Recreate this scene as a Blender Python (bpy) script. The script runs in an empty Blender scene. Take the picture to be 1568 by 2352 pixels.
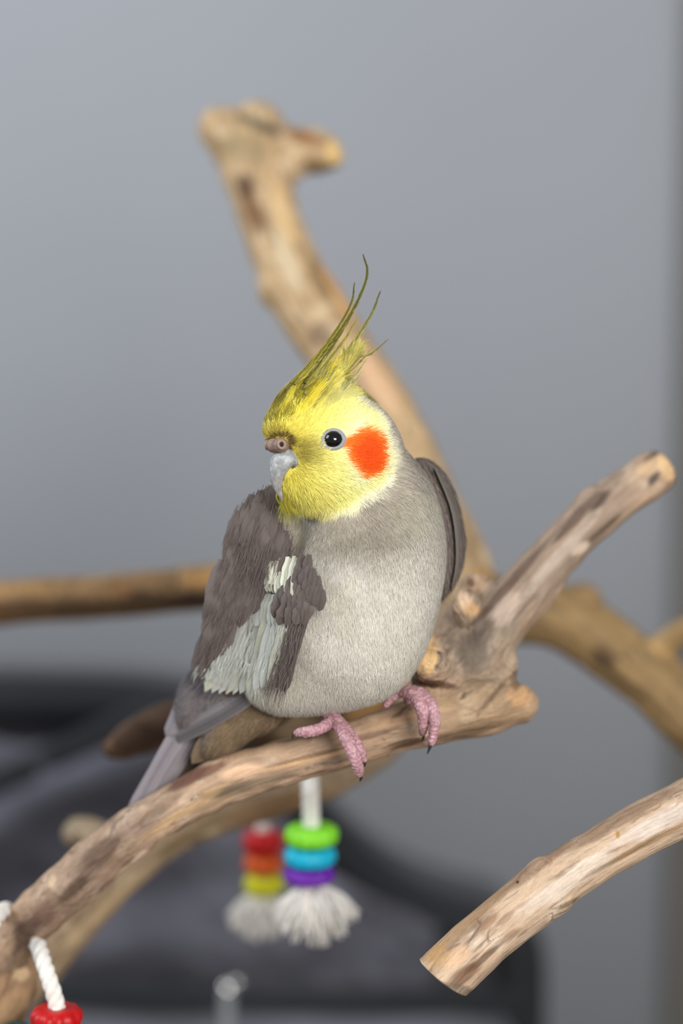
import bpy, math, random
import numpy as np
from mathutils import Vector

random.seed(7)
RNG = np.random.default_rng(11)

# ------------------------------------------------------------------ camera
W_PX, H_PX = 1568, 2352
LENS, SENS = 50.0, 22.3
FPX = LENS / SENS * H_PX
PITCH = math.radians(8)
CAMPOS = np.array([0.0, 0.0, 1.17])
RIGHT = np.array([1.0, 0, 0])
FWD = np.array([0, math.cos(PITCH), -math.sin(PITCH)])
DOWN = np.array([0, -math.sin(PITCH), -math.cos(PITCH)])
D0 = 0.75
U = D0 / FPX                      # one modelling unit (metres): about 0.14 mm

scene = bpy.context.scene
cd = bpy.data.cameras.new('camera')
cam = bpy.data.objects.new('camera', cd)
scene.collection.objects.link(cam)
cam.location = CAMPOS
cam.rotation_euler = (math.pi / 2 - PITCH, 0, 0)
cd.sensor_fit = 'VERTICAL'
cd.sensor_height = SENS
cd.sensor_width = SENS
cd.lens = LENS
cd.clip_start = 0.02
cd.dof.use_dof = True
cd.dof.focus_distance = D0 - 100 * U
cd.dof.aperture_fstop = 2.35
scene.camera = cam

# ------------------------------------------------------------------ world and lights
w = bpy.data.worlds.new('world')
scene.world = w
w.use_nodes = True
bg = w.node_tree.nodes['Background']
bg.inputs[0].default_value = (0.80, 0.86, 0.95, 1)
bg.inputs[1].default_value = 0.33


def area(name, loc, target, size, power, col):
    l = bpy.data.lights.new(name, 'AREA')
    l.shape = 'RECTANGLE'
    l.size, l.size_y = size
    l.energy = power
    l.color = col
    o = bpy.data.objects.new(name, l)
    scene.collection.objects.link(o)
    o.location = loc
    o.rotation_euler = (Vector(target) - Vector(loc)).to_track_quat('-Z', 'Y').to_euler()
    return o


area('window_light', (0.62, -0.85, 1.62), (0.0, 0.8, 1.12), (0.8, 0.7), 27.5, (1.0, 0.975, 0.94))
area('side_wall_fill', (-1.7, 0.75, 2.15), (-0.1, 1.7, 1.3), (1.2, 1.0), 25, (0.90, 0.95, 1.0))  # fill lamp added on the left to brighten the back wall

vs = scene.view_settings
vs.view_transform = 'Standard'
vs.look = 'None'
vs.gamma = 1
vs.use_curve_mapping = False
vs.exposure = 0.36


# ------------------------------------------------------------------ helpers
def Q(px, py, D):
    """picture point at true distance D (m) -> modelling coordinates (right, down, away)"""
    k = D / D0
    return np.array([(px - W_PX / 2) * k, (py - H_PX / 2) * k, (D - D0) / U])


def Qd(px, py, d):
    return Q(px, py, D0 + d * U)


def to_world(v):
    v = np.asarray(v, dtype=np.float64)
    x, y, z = v[..., 0:1] * U, v[..., 1:2] * U, D0 + v[..., 2:3] * U
    return CAMPOS + x * RIGHT + y * DOWN + z * FWD


def PW(px, py, D):
    return to_world(Q(px, py, D))


def to_px(v):
    k = D0 / (D0 + v[..., 2] * U)
    return v[..., 0] * k + W_PX / 2, v[..., 1] * k + H_PX / 2


def lin(c):
    c = np.asarray(c, dtype=np.float64) / 255.0
    return np.where(c <= 0.04045, c / 12.92, ((c + 0.055) / 1.055) ** 2.4)


def smooth(a, b, x):
    t = np.clip((x - a) / (b - a), 0, 1)
    return t * t * (3 - 2 * t)


_LAT = {}


def vnoise(p, seed=0):
    """value noise in -1..1 at points p (N,3)"""
    if seed not in _LAT:
        _LAT[seed] = np.random.default_rng(seed + 100).random((32, 32, 32)).astype(np.float32)
    L = _LAT[seed]
    p = np.asarray(p, dtype=np.float64)
    i = np.floor(p).astype(int)
    f = p - i
    f = f * f * (3 - 2 * f)
    out = 0
    for dx in (0, 1):
        wx = f[:, 0] if dx else 1 - f[:, 0]
        for dy in (0, 1):
            wy = f[:, 1] if dy else 1 - f[:, 1]
            for dz in (0, 1):
                wz = f[:, 2] if dz else 1 - f[:, 2]
                out = out + wx * wy * wz * L[(i[:, 0] + dx) % 32, (i[:, 1] + dy) % 32, (i[:, 2] + dz) % 32]
    return out * 2 - 1


def fbm(p, seed=0, oct=3):
    s, a, t = 0, 1.0, 0
    for k in range(oct):
        s = s + a * vnoise(p * (2 ** k) + 17.3 * k, seed + k)
        t += a
        a *= 0.55
    return s / t


def spline(pts, n):
    """Catmull-Rom through rows of pts, n samples per span"""
    P = np.asarray(pts, float)
    P = np.vstack([2 * P[0] - P[1], P, 2 * P[-1] - P[-2]])
    out = []
    for i in range(1, len(P) - 2):
        for k in range(n):
            t = k / n
            a, b, c, d = P[i - 1], P[i], P[i + 1], P[i + 2]
            out.append(0.5 * ((2 * b) + (c - a) * t + (2 * a - 5 * b + 4 * c - d) * t * t + (3 * b - a - 3 * c + d) * t ** 3))
    out.append(P[-2])
    return np.array(out)


def link(name, me, parent=None, origin=None):
    o = bpy.data.objects.new(name, me)
    scene.collection.objects.link(o)
    if parent is not None:
        o.parent = parent
    elif origin is not None:
        o.location = origin
    return o


def raw_mesh(name, verts, polys, mat=None, cols=None, smooth_sh=True, vecs=None, facemats=None):
    """verts: world coords (already relative); polys: list of (K,n) int arrays"""
    me = bpy.data.meshes.new(name)
    verts = np.asarray(verts, dtype=np.float32)
    me.vertices.add(len(verts))
    me.vertices.foreach_set('co', verts.ravel())
    if not isinstance(polys, (list, tuple)):
        polys = [polys]
    polys = [np.asarray(p, dtype=np.int32) for p in polys if len(p)]
    nl = sum(p.size for p in polys)
    npoly = sum(len(p) for p in polys)
    me.loops.add(nl)
    me.loops.foreach_set('vertex_index', np.concatenate([p.ravel() for p in polys]))
    me.polygons.add(npoly)
    tot = np.concatenate([np.full(len(p), p.shape[1], dtype=np.int32) for p in polys])
    start = np.concatenate([[0], np.cumsum(tot)[:-1]]).astype(np.int32)
    me.polygons.foreach_set('loop_start', start)
    me.update(calc_edges=True)
    me.validate()
    if smooth_sh:
        me.polygons.foreach_set('use_smooth', np.ones(len(me.polygons), dtype=bool))
    if cols is not None:
        a = me.color_attributes.new('Col', 'FLOAT_COLOR', 'POINT')
        c4 = np.ones((len(verts), 4), dtype=np.float32)
        c4[:, :3] = cols
        a.data.foreach_set('color', c4.ravel())
    if vecs is not None:
        a = me.attributes.new('grain', 'FLOAT_VECTOR', 'POINT')
        a.data.foreach_set('vector', np.asarray(vecs, dtype=np.float32).ravel())
    if mat is not None:
        for m in (mat if isinstance(mat, (list, tuple)) else [mat]):
            me.materials.append(m)
    return me


def empty(name, loc, label, cat, group=None):
    o = bpy.data.objects.new(name, None)
    scene.collection.objects.link(o)
    o.location = loc
    o.empty_display_size = 0.02
    o['label'] = label
    o['category'] = cat
    if group:
        o['group'] = group
    return o


def tube(path, radii, n=12, cap=True, ripple=None):
    """tube around path (M,3) -> verts, quads+tris"""
    P = np.asarray(path, float)
    M = len(P)
    R = np.broadcast_to(np.asarray(radii, float), (M,)).copy()
    T = np.gradient(P, axis=0)
    T /= np.linalg.norm(T, axis=1)[:, None] + 1e-9
    ref = np.array([0.3, 0.2, 1.0])
    N = []
    prev = ref - T[0] * (ref @ T[0])
    prev /= np.linalg.norm(prev)
    for t in T:
        prev = prev - t * (prev @ t)
        prev /= np.linalg.norm(prev) + 1e-9
        N.append(prev)
    N = np.array(N)
    B = np.cross(T, N)
    a = np.linspace(0, 2 * np.pi, n, endpoint=False)
    V = P[:, None, :] + R[:, None, None] * (np.cos(a)[None, :, None] * N[:, None, :] + np.sin(a)[None, :, None] * B[:, None, :])
    V = V.reshape(-1, 3)
    i = np.arange(M - 1)[:, None] * n
    j = np.arange(n)[None, :]
    j2 = (j + 1) % n
    quads = np.stack([i + j, i + j2, i + n + j2, i + n + j], -1).reshape(-1, 4)
    polys = [quads]
    if cap:
        V = np.vstack([V, P[0], P[-1]])
        c0, c1 = len(V) - 2, len(V) - 1
        jj = np.arange(n)
        t0 = np.stack([np.full(n, c0), (jj + 1) % n, jj], -1)
        b = (M - 1) * n
        t1 = np.stack([np.full(n, c1), b + jj, b + (jj + 1) % n], -1)
        polys.append(np.vstack([t0, t1]))
    return V, polys


# ---- signed distance modelling
class Cone:
    def __init__(s, a, b, ra, rb, k=12):
        s.a, s.b, s.ra, s.rb, s.k = np.asarray(a, float), np.asarray(b, float), ra, rb, k

    def box(s, m):
        r = max(s.ra, s.rb) + m
        return np.minimum(s.a, s.b) - r, np.maximum(s.a, s.b) + r

    def par(s, X, Y, Z):
        ab = s.b - s.a
        t = ((X - s.a[0]) * ab[0] + (Y - s.a[1]) * ab[1] + (Z - s.a[2]) * ab[2]) / (ab @ ab + 1e-9)
        return np.clip(t, 0, 1)

    def f(s, X, Y, Z):
        ab = s.b - s.a
        t = s.par(X, Y, Z)
        return np.sqrt((X - s.a[0] - t * ab[0]) ** 2 + (Y - s.a[1] - t * ab[1]) ** 2 + (Z - s.a[2] - t * ab[2]) ** 2) - (s.ra + t * (s.rb - s.ra))


class Ell:
    def __init__(s, c, r, k=40, rz=0, ry=0):
        s.c, s.r, s.k = np.asarray(c, float), np.asarray(r, float), k
        a, b = math.radians(rz), math.radians(ry)
        Rz = np.array([[math.cos(a), math.sin(a), 0], [-math.sin(a), math.cos(a), 0], [0, 0, 1]])
        Ry = np.array([[math.cos(b), 0, math.sin(b)], [0, 1, 0], [-math.sin(b), 0, math.cos(b)]])
        s.M = Rz @ Ry

    def box(s, m):
        r = s.r.max() + m
        return s.c - r, s.c + r

    def f(s, X, Y, Z):
        x, y, z = X - s.c[0], Y - s.c[1], Z - s.c[2]
        M = s.M
        u = (M[0, 0] * x + M[0, 1] * y + M[0, 2] * z) / s.r[0]
        v = (M[1, 0] * x + M[1, 1] * y + M[1, 2] * z) / s.r[1]
        w_ = (M[2, 0] * x + M[2, 1] * y + M[2, 2] * z) / s.r[2]
        k0 = np.sqrt(u * u + v * v + w_ * w_) + 1e-6
        k1 = np.sqrt((u / s.r[0]) ** 2 + (v / s.r[1]) ** 2 + (w_ / s.r[2]) ** 2) + 1e-9
        return k0 * (k0 - 1) / k1


def smin(a, b, k):
    h = np.clip(0.5 + 0.5 * (b - a) / k, 0, 1)
    return b * (1 - h) + a * h - k * h * (1 - h)


def field_at(prims, p, disp=None):
    X, Y, Z = p[:, 0], p[:, 1], p[:, 2]
    F = np.full(len(p), 1e3)
    for pr in prims:
        F = smin(F, pr.f(X, Y, Z), pr.k)
    if disp is not None:
        F = F - disp(p)
    return F


def nets(prims, res, margin=None):
    """surface nets over the union of prims -> verts, quads"""
    m = margin or (max(p.k for p in prims) + 3 * res)
    lo = np.min([p.box(m)[0] for p in prims], 0)
    hi = np.max([p.box(m)[1] for p in prims], 0)
    n = np.ceil((hi - lo) / res).astype(int) + 1
    ax = [lo[i] + res * np.arange(n[i]) for i in range(3)]
    F = np.full(n, 1e3, dtype=np.float32)
    for p in prims:
        a, b = p.box(m)
        i0 = np.clip(np.floor((a - lo) / res).astype(int), 0, n - 1)
        i1 = np.clip(np.ceil((b - lo) / res).astype(int) + 1, 1, n)
        sl = tuple(slice(i0[i], i1[i]) for i in range(3))
        X = ax[0][sl[0]][:, None, None]
        Y = ax[1][sl[1]][None, :, None]
        Z = ax[2][sl[2]][None, None, :]
        F[sl] = smin(F[sl], p.f(X, Y, Z), p.k)
    S = F < 0
    c = [S[dx:n[0] - 1 + dx, dy:n[1] - 1 + dy, dz:n[2] - 1 + dz] for dx in (0, 1) for dy in (0, 1) for dz in (0, 1)]
    cnt = sum(x.astype(np.int8) for x in c)
    act = (cnt > 0) & (cnt < 8)
    idx = np.full(act.shape, -1, dtype=np.int32)
    ci = np.argwhere(act)
    idx[act] = np.arange(len(ci))
    acc = np.zeros((len(ci), 3))
    num = np.zeros(len(ci))
    corners = [(dx, dy, dz) for dx in (0, 1) for dy in (0, 1) for dz in (0, 1)]
    for a in corners:
        for axis in range(3):
            if a[axis]:
                continue
            b = list(a)
            b[axis] = 1
            fa = F[ci[:, 0] + a[0], ci[:, 1] + a[1], ci[:, 2] + a[2]]
            fb = F[ci[:, 0] + b[0], ci[:, 1] + b[1], ci[:, 2] + b[2]]
            x = (fa < 0) != (fb < 0)
            t = np.where(x, fa / np.where(x, fa - fb, 1), 0)
            for q in range(3):
                acc[:, q] += np.where(x, a[q] + (t if q == axis else 0), 0)
            num += x
    V = lo + res * (ci + acc / num[:, None])
    quads = []
    for axis in range(3):
        o1, o2 = (axis + 1) % 3, (axis + 2) % 3
        s0 = [slice(0, n[i]) for i in range(3)]
        s1 = list(s0)
        s0[axis] = slice(0, n[axis] - 1)
        s1[axis] = slice(1, n[axis])
        A, B = S[tuple(s0)], S[tuple(s1)]
        e = np.argwhere(A != B)
        ok = (e[:, o1] > 0) & (e[:, o2] > 0) & (e[:, o1] < n[o1] - 1) & (e[:, o2] < n[o2] - 1)
        e = e[ok]
        flip = A[tuple(e.T)]

        def cell(da, db):
            q = e.copy()
            q[:, o1] -= da
            q[:, o2] -= db
            return idx[tuple(q.T)]
        qd = np.stack([cell(1, 1), cell(0, 1), cell(0, 0), cell(1, 0)], -1)
        qd[~flip] = qd[~flip][:, ::-1]
        quads.append(qd)
    quads = np.vstack(quads)
    quads = quads[(quads >= 0).all(1)]
    return V, quads


def project(prims, V, disp=None, it=3):
    for _ in range(it):
        F = field_at(prims, V, disp)
        G = np.empty_like(V)
        for q in range(3):
            d = np.zeros(3)
            d[q] = 1.5
            G[:, q] = (field_at(prims, V + d) - field_at(prims, V - d)) / 3
        g2 = np.sum(G * G, 1) + 1e-6
        V = V - np.clip(F / np.maximum(g2, 0.3), -8, 8)[:, None] * G
    return V, G / np.sqrt(g2)[:, None]


def subdiv(V, Qd_, prims=None):
    """one linear quad subdivision"""
    E = np.concatenate([Qd_[:, [i, (i + 1) % 4]] for i in range(4)])
    Es = np.sort(E, 1)
    key = Es[:, 0].astype(np.int64) * len(V) + Es[:, 1]
    u, inv = np.unique(key, return_inverse=True)
    mid = (V[u // len(V)] + V[u % len(V)]) / 2
    cen = V[Qd_].mean(1)
    nV, nE, nF = len(V), len(u), len(Qd_)
    V2 = np.vstack([V, mid, cen])
    e = (inv + nV).reshape(4, nF)
    c = nV + nE + np.arange(nF)
    out = [np.stack([Qd_[:, i], e[i], c, e[(i + 3) % 4]], -1) for i in range(4)]
    return V2, np.vstack(out)


# ------------------------------------------------------------------ materials
def mat(name, base=(200, 200, 200), rough=0.6, metal=0.0, attr=None, spec=0.5, sheen=0.0, coat=0.0):
    m = bpy.data.materials.new(name)
    m.use_nodes = True
    nt = m.node_tree
    b = nt.nodes['Principled BSDF']
    b.inputs['Base Color'].default_value = (*lin(base), 1)
    b.inputs['Roughness'].default_value = rough
    b.inputs['Metallic'].default_value = metal
    b.inputs['Specular IOR Level'].default_value = spec
    b.inputs['Sheen Weight'].default_value = sheen
    b.inputs['Coat Weight'].default_value = coat
    if attr:
        a = nt.nodes.new('ShaderNodeAttribute')
        a.attribute_name = attr
        nt.links.new(a.outputs['Color'], b.inputs['Base Color'])
        m['a'] = a.name
    return m


def N_(m, t, **kw):
    n = m.node_tree.nodes.new(t)
    for k, v in kw.items():
        setattr(n, k, v)
    return n


def noisy(m, scale=20, lo=0.85, hi=1.15, bump=0.2, dist=0.001, coord='Object', detail=6, stretch=(1, 1, 1), grain=False):
    """multiply the base colour by noise and add a bump"""
    nt = m.node_tree
    b = nt.nodes['Principled BSDF']
    if grain:
        src = N_(m, 'ShaderNodeAttribute', attribute_name='grain').outputs['Vector']
    else:
        src = N_(m, 'ShaderNodeTexCoord').outputs[coord]
    mp = N_(m, 'ShaderNodeMapping')
    mp.inputs['Scale'].default_value = stretch
    nt.links.new(src, mp.inputs['Vector'])
    nz = N_(m, 'ShaderNodeTexNoise')
    nz.inputs['Scale'].default_value = scale
    nz.inputs['Detail'].default_value = detail
    nt.links.new(mp.outputs[0], nz.inputs['Vector'])
    mr = N_(m, 'ShaderNodeMapRange')
    mr.inputs['From Min'].default_value = 0.3
    mr.inputs['From Max'].default_value = 0.7
    mr.inputs['To Min'].default_value = lo
    mr.inputs['To Max'].default_value = hi
    nt.links.new(nz.outputs['Fac'], mr.inputs['Value'])
    mx = N_(m, 'ShaderNodeMix', data_type='RGBA', blend_type='MULTIPLY')
    mx.inputs['Factor'].default_value = 1
    lk = b.inputs['Base Color'].links
    if lk:
        nt.links.new(lk[0].from_socket, mx.inputs[6])
    else:
        mx.inputs[6].default_value = b.inputs['Base Color'].default_value
    nt.links.new(mr.outputs[0], mx.inputs[7])
    nt.links.new(mx.outputs[2], b.inputs['Base Color'])
    if bump:
        bp = N_(m, 'ShaderNodeBump')
        bp.inputs['Strength'].default_value = bump
        bp.inputs['Distance'].default_value = dist
        nt.links.new(nz.outputs['Fac'], bp.inputs['Height'])
        lk = b.inputs['Normal'].links
        if lk:
            nt.links.new(lk[0].from_socket, bp.inputs['Normal'])
        nt.links.new(bp.outputs[0], b.inputs['Normal'])
    return m


M_wall = noisy(mat('wall_paint', (163, 166, 171), 0.9, spec=0.2), 3, 0.97, 1.03, 0.05)
M_floor = noisy(mat('floor_wood', (120, 100, 82), 0.5), 8, 0.8, 1.2, 0.1, stretch=(1, 12, 1))
M_trim = noisy(mat('trim_paint', (104, 100, 92), 0.6), 4, 0.95, 1.05, 0.03)
M_wood = noisy(mat('driftwood', rough=0.62, attr='Col', spec=0.25), 0.16, 0.80, 1.18, 0.35, 0.0006, stretch=(0.10, 1, 1), grain=True, detail=8)
M_wood = noisy(M_wood, 0.5, 0.90, 1.10, 0.15, 0.0003, stretch=(0.2, 1, 1), grain=True, detail=4)
M_down = mat('down_feather', rough=0.75, attr='Col', spec=0.15, sheen=0.08)
M_feather = noisy(mat('vane_feather', rough=0.65, attr='Col', spec=0.25), 0.7, 0.88, 1.12, 0.25, 0.0003, stretch=(0.25, 1, 1), grain=True)
M_skin = noisy(mat('foot_skin', (196, 142, 150), 0.5, attr='Col', spec=0.4), 900, 0.9, 1.1, 0.5, 0.0004)
M_claw = mat('claw_horn', (62, 60, 60), 0.35)
M_beak = noisy(mat('beak_horn', rough=0.42, attr='Col', spec=0.45), 900, 0.82, 1.2, 0.5, 0.0004)
M_cere = noisy(mat('cere_skin', (128, 104, 92), 0.6, attr='Col'), 1200, 0.85, 1.15, 0.5, 0.0004)
M_eye = mat('eye_gloss', (9, 6, 5), 0.05, spec=0.55)
M_ring = noisy(mat('eye_ring_skin', (158, 157, 158), 0.7), 1600, 0.8, 1.15, 0.7, 0.0004)
M_nostril = mat('nostril_dark', (40, 26, 22), 0.8)
M_cord = noisy(mat('cotton_cord', (240, 235, 226), 0.9, sheen=0.3), 900, 0.9, 1.05, 0.5, 0.0005)
M_steel = mat('polished_steel', (225, 222, 218), 0.06, metal=1.0)
M_sofa = noisy(mat('charcoal_upholstery', (68, 67, 72), 0.9, sheen=0.1), 14, 0.75, 1.25, 0.3, 0.003)
M_sofa_dark = noisy(mat('black_piping_and_gap', (36, 37, 40), 0.9), 20, 0.9, 1.1, 0.1)  # edge piping, legs, and the tubes standing in for shaded gaps
M_throw = noisy(mat('grey_throw_fabric', (96, 95, 104), 0.95, sheen=0.15), 13, 0.45, 1.4, 0.4, 0.004, stretch=(1, 1, 2.2))


# ------------------------------------------------------------------ room
def box_obj(name, lo, hi, m, kind='structure', bevel=0.0):
    lo, hi = np.array(lo, float), np.array(hi, float)
    V = np.array([[x, y, z] for x in (lo[0], hi[0]) for y in (lo[1], hi[1]) for z in (lo[2], hi[2])])
    F = np.array([[0, 1, 3, 2], [4, 6, 7, 5], [0, 4, 5, 1], [2, 3, 7, 6], [0, 2, 6, 4], [1, 5, 7, 3]])
    me = raw_mesh(name, V, F, m, smooth_sh=False)
    o = link(name, me)
    if kind:
        o['kind'] = kind
    if bevel:
        bv = o.modifiers.new('bevel', 'BEVEL')
        bv.width = bevel
        bv.segments = 3
    return o


WALL_Y = 1.74
box_obj('wall_back', (-2.4, WALL_Y, 0), (2.4, WALL_Y + 0.12, 2.5), M_wall)
box_obj('floor', (-2.4, -1.0, -0.08), (2.4, WALL_Y, 0), M_floor)
tx = (1560 - 784) / FPX * 1.74
box_obj('trim_1', (tx, WALL_Y - 0.022, 0), (tx + 0.09, WALL_Y, 2.5), M_trim, bevel=0.004)
box_obj('baseboard_back', (-2.4, WALL_Y - 0.015, 0), (tx, WALL_Y, 0.09), M_trim, bevel=0.003)

# ------------------------------------------------------------------ driftwood perch
TAN, PALE, GREY, BROWN, DARK, OCHRE, PINK = (lin(c) for c in (
    (186, 152, 116), (216, 194, 166), (132, 118, 104), (120, 88, 62), (62, 46, 38), (190, 146, 84), (196, 160, 136)))


def grain_of(prims, V):
    """along / around coordinates of each vertex, blended over the nearest stretches of wood"""
    Wt = np.full(len(V), 1e-12)
    A = np.zeros(len(V))
    R = np.zeros((len(V), 3))
    for p in prims:
        if not isinstance(p, Cone):
            continue
        f = p.f(V[:, 0], V[:, 1], V[:, 2])
        t = p.par(V[:, 0], V[:, 1], V[:, 2])
        w_ = np.exp(-np.clip(f, -60, 160) / 5.0)
        L = np.linalg.norm(p.b - p.a)
        Wt += w_
        A += w_ * (p.s0 + t * L)
        R += w_[:, None] * (V - (p.a + t[:, None] * (p.b - p.a)))
    return A / Wt, R / Wt[:, None]


def wood(name, chains, tone, root, res=7, sub=1, seed=1, spots=(), rough_amp=2.2, extra=(), k=16, mix=0.5, label=None, cutf=None):
    """one branch: chains of (px, py, D, r_px)"""
    prims = []
    s = seed * 900.0
    for ch in chains:
        pts = []
        for (px, py, D, r) in ch:
            q = Q(px, py, D)
            pts.append([q[0], q[1], q[2], r * D / D0])
        S = spline(pts, 4)
        for i in range(len(S) - 1):
            c = Cone(S[i, :3], S[i + 1, :3], S[i, 3], S[i + 1, 3], k)
            c.s0 = s
            s += np.linalg.norm(S[i + 1, :3] - S[i, :3])
            prims.append(c)
        s += 400
    for (px, py, D, rx, ry, rd, rz) in extra:
        kk = D / D0
        prims.append(Ell(Q(px, py, D), (rx * kk, ry * kk, rd * kk), 26, rz))

    def disp(p):
        A, R = grain_of(prims, p)
        g = np.column_stack([A / 130, R[:, 0] / 28, R[:, 1] / 28 + R[:, 2] / 28])
        h = np.column_stack([A / 60, R[:, 0] / 11, (R[:, 1] + R[:, 2]) / 11])
        big = fbm(p / 75.0, seed + 5, 2) * rough_amp * 2.2
        ridge = fbm(g, seed, 2) * rough_amp * 1.6
        fine = -np.abs(vnoise(h, seed + 9)) * rough_amp * 0.8
        return big + ridge + fine
    V, F = nets(prims, res, margin=k + 2 * res + 4)
    for _ in range(sub):
        V, F = subdiv(V, F)
    V, Nn = project(prims, V, disp, 2)
    if cutf is not None:
        V = cutf(V)
    A, R = grain_of(prims, V)
    g1 = np.column_stack([A / 220, R[:, 0] / 26, (R[:, 1] * 0.8 + R[:, 2]) / 26])
    g2 = np.column_stack([A / 90, R[:, 0] / 7, (R[:, 1] * 0.8 + R[:, 2]) / 7])
    n1 = fbm(g1, seed + 20, 3)
    n2 = fbm(g2, seed + 30, 3)
    n3 = fbm(V / 60.0, seed + 40, 3)
    base, alt, dark, pale = tone
    C = np.tile(base, (len(V), 1))
    m = smooth(-0.15, 0.45, n1)[:, None] * mix * 1.6
    C = C * (1 - np.clip(m, 0, 1)) + alt * np.clip(m, 0, 1)
    m = smooth(0.1, 0.5, n3)[:, None] * 0.6
    C = C * (1 - m) + pale * m
    m = smooth(0.18, 0.5, n2)[:, None] * 0.6
    C = C * (1 - m) + dark * m
    n4 = np.abs(vnoise(np.column_stack([V[:, 0] * 0 + A / 70, R[:, 0] / 12, (R[:, 1] * 0.8 + R[:, 2]) / 12]), seed + 50))
    m = (smooth(0.10, 0.02, n4) * smooth(-0.1, 0.3, n1 + n3))[:, None] * 0.7
    C = C * (1 - m) + dark * 0.8 * m
    m = smooth(0.25, 0.6, -n2)[:, None] * 0.35
    C = C * (1 - m) + pale * m
    X, Y = to_px(V)
    for (sx, sy, rx, ry, ang, col, st) in spots:
        a = math.radians(ang)
        dx, dy = X - sx, Y - sy
        u = (dx * math.cos(a) + dy * math.sin(a)) / rx
        v = (-dx * math.sin(a) + dy * math.cos(a)) / ry
        r = np.sqrt(u * u + v * v) + 0.35 * n2 + 0.2 * n3
        m = (1 - smooth(0.55, 1.15, r))[:, None] * st
        C = C * (1 - m) + np.asarray(col) * m
    me = raw_mesh(name, to_world(V) - np.array(root.location), F, M_wood, C, vecs=np.column_stack([A, R[:, 0], R[:, 1] + 0.7 * R[:, 2]]))
    o = link(name, me, root)
    if label:
        o['label'] = label
    return o, prims


foot_w = PW(-260, 2500, 0.90)
perch = empty('driftwood_perch', (foot_w[0], foot_w[1], 0), 'tan driftwood bird perch of joined bare branches, forked limb under the cockatiel', 'bird perch')

T_main = (lin((178, 148, 120)), lin((140, 120, 104)), lin((70, 54, 44)), lin((214, 188, 162)))
T_fork = (lin((150, 128, 108)), lin((118, 98, 84)), lin((62, 52, 46)), lin((196, 172, 148)))
T_back = (lin((190, 160, 120)), lin((150, 124, 92)), lin((84, 62, 46)), lin((216, 192, 156)))
T_side = (lin((150, 116, 74)), lin((122, 94, 64)), lin((56, 40, 28)), lin((176, 140, 92)))
T_low = (lin((160, 138, 110)), lin((134, 112, 86)), lin((78, 62, 48)), lin((188, 166, 134)))
T_front = (lin((200, 172, 144)), lin((168, 144, 122)), lin((112, 88, 68)), lin((222, 202, 178)))

main_chain = [(-230, 2560, 0.86, 76), (-120, 2400, 0.84, 70), (-20, 2240, 0.815, 56), (56, 2130, 0.80, 50), (126, 2064, 0.79, 53), (247, 1956, 0.785, 54), (318, 1904, 0.78, 52), (434, 1837, 0.778, 48),
              (508, 1797, 0.776, 49), (576, 1774, 0.775, 49), (674, 1745, 0.773, 48), (790, 1712, 0.771, 45), (905, 1674, 0.771, 48), (985, 1654, 0.773, 53),
              (1080, 1630, 0.777, 62), (1150, 1622, 0.782, 50), (1196, 1620, 0.785, 32)]
fork_chain = [(1030, 1600, 0.785, 50), (1090, 1515, 0.79, 62), (1140, 1440, 0.795, 60), (1200, 1367, 0.80, 56), (1270, 1280, 0.805, 52), (1345, 1202, 0.81, 50),
              (1410, 1150, 0.812, 46), (1470, 1108, 0.815, 44), (1512, 1080, 0.817, 43)]
spur_chain = [(1060, 1420, 0.80, 40), (1062, 1480, 0.795, 58), (1015, 1540, 0.78, 55), (990, 1570, 0.775, 40)]


def cut_fork(V):
    a, b = Q(1470, 1102, 0.815), Q(1522, 1072, 0.818)
    n = (b - a) / np.linalg.norm(b - a)
    t = (V - b) @ n
    X, Y = to_px(V)
    s = (t > 0) & (X > 1400)
    V[s] -= (t[s] * 0.86)[:, None] * n
    return V


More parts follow.
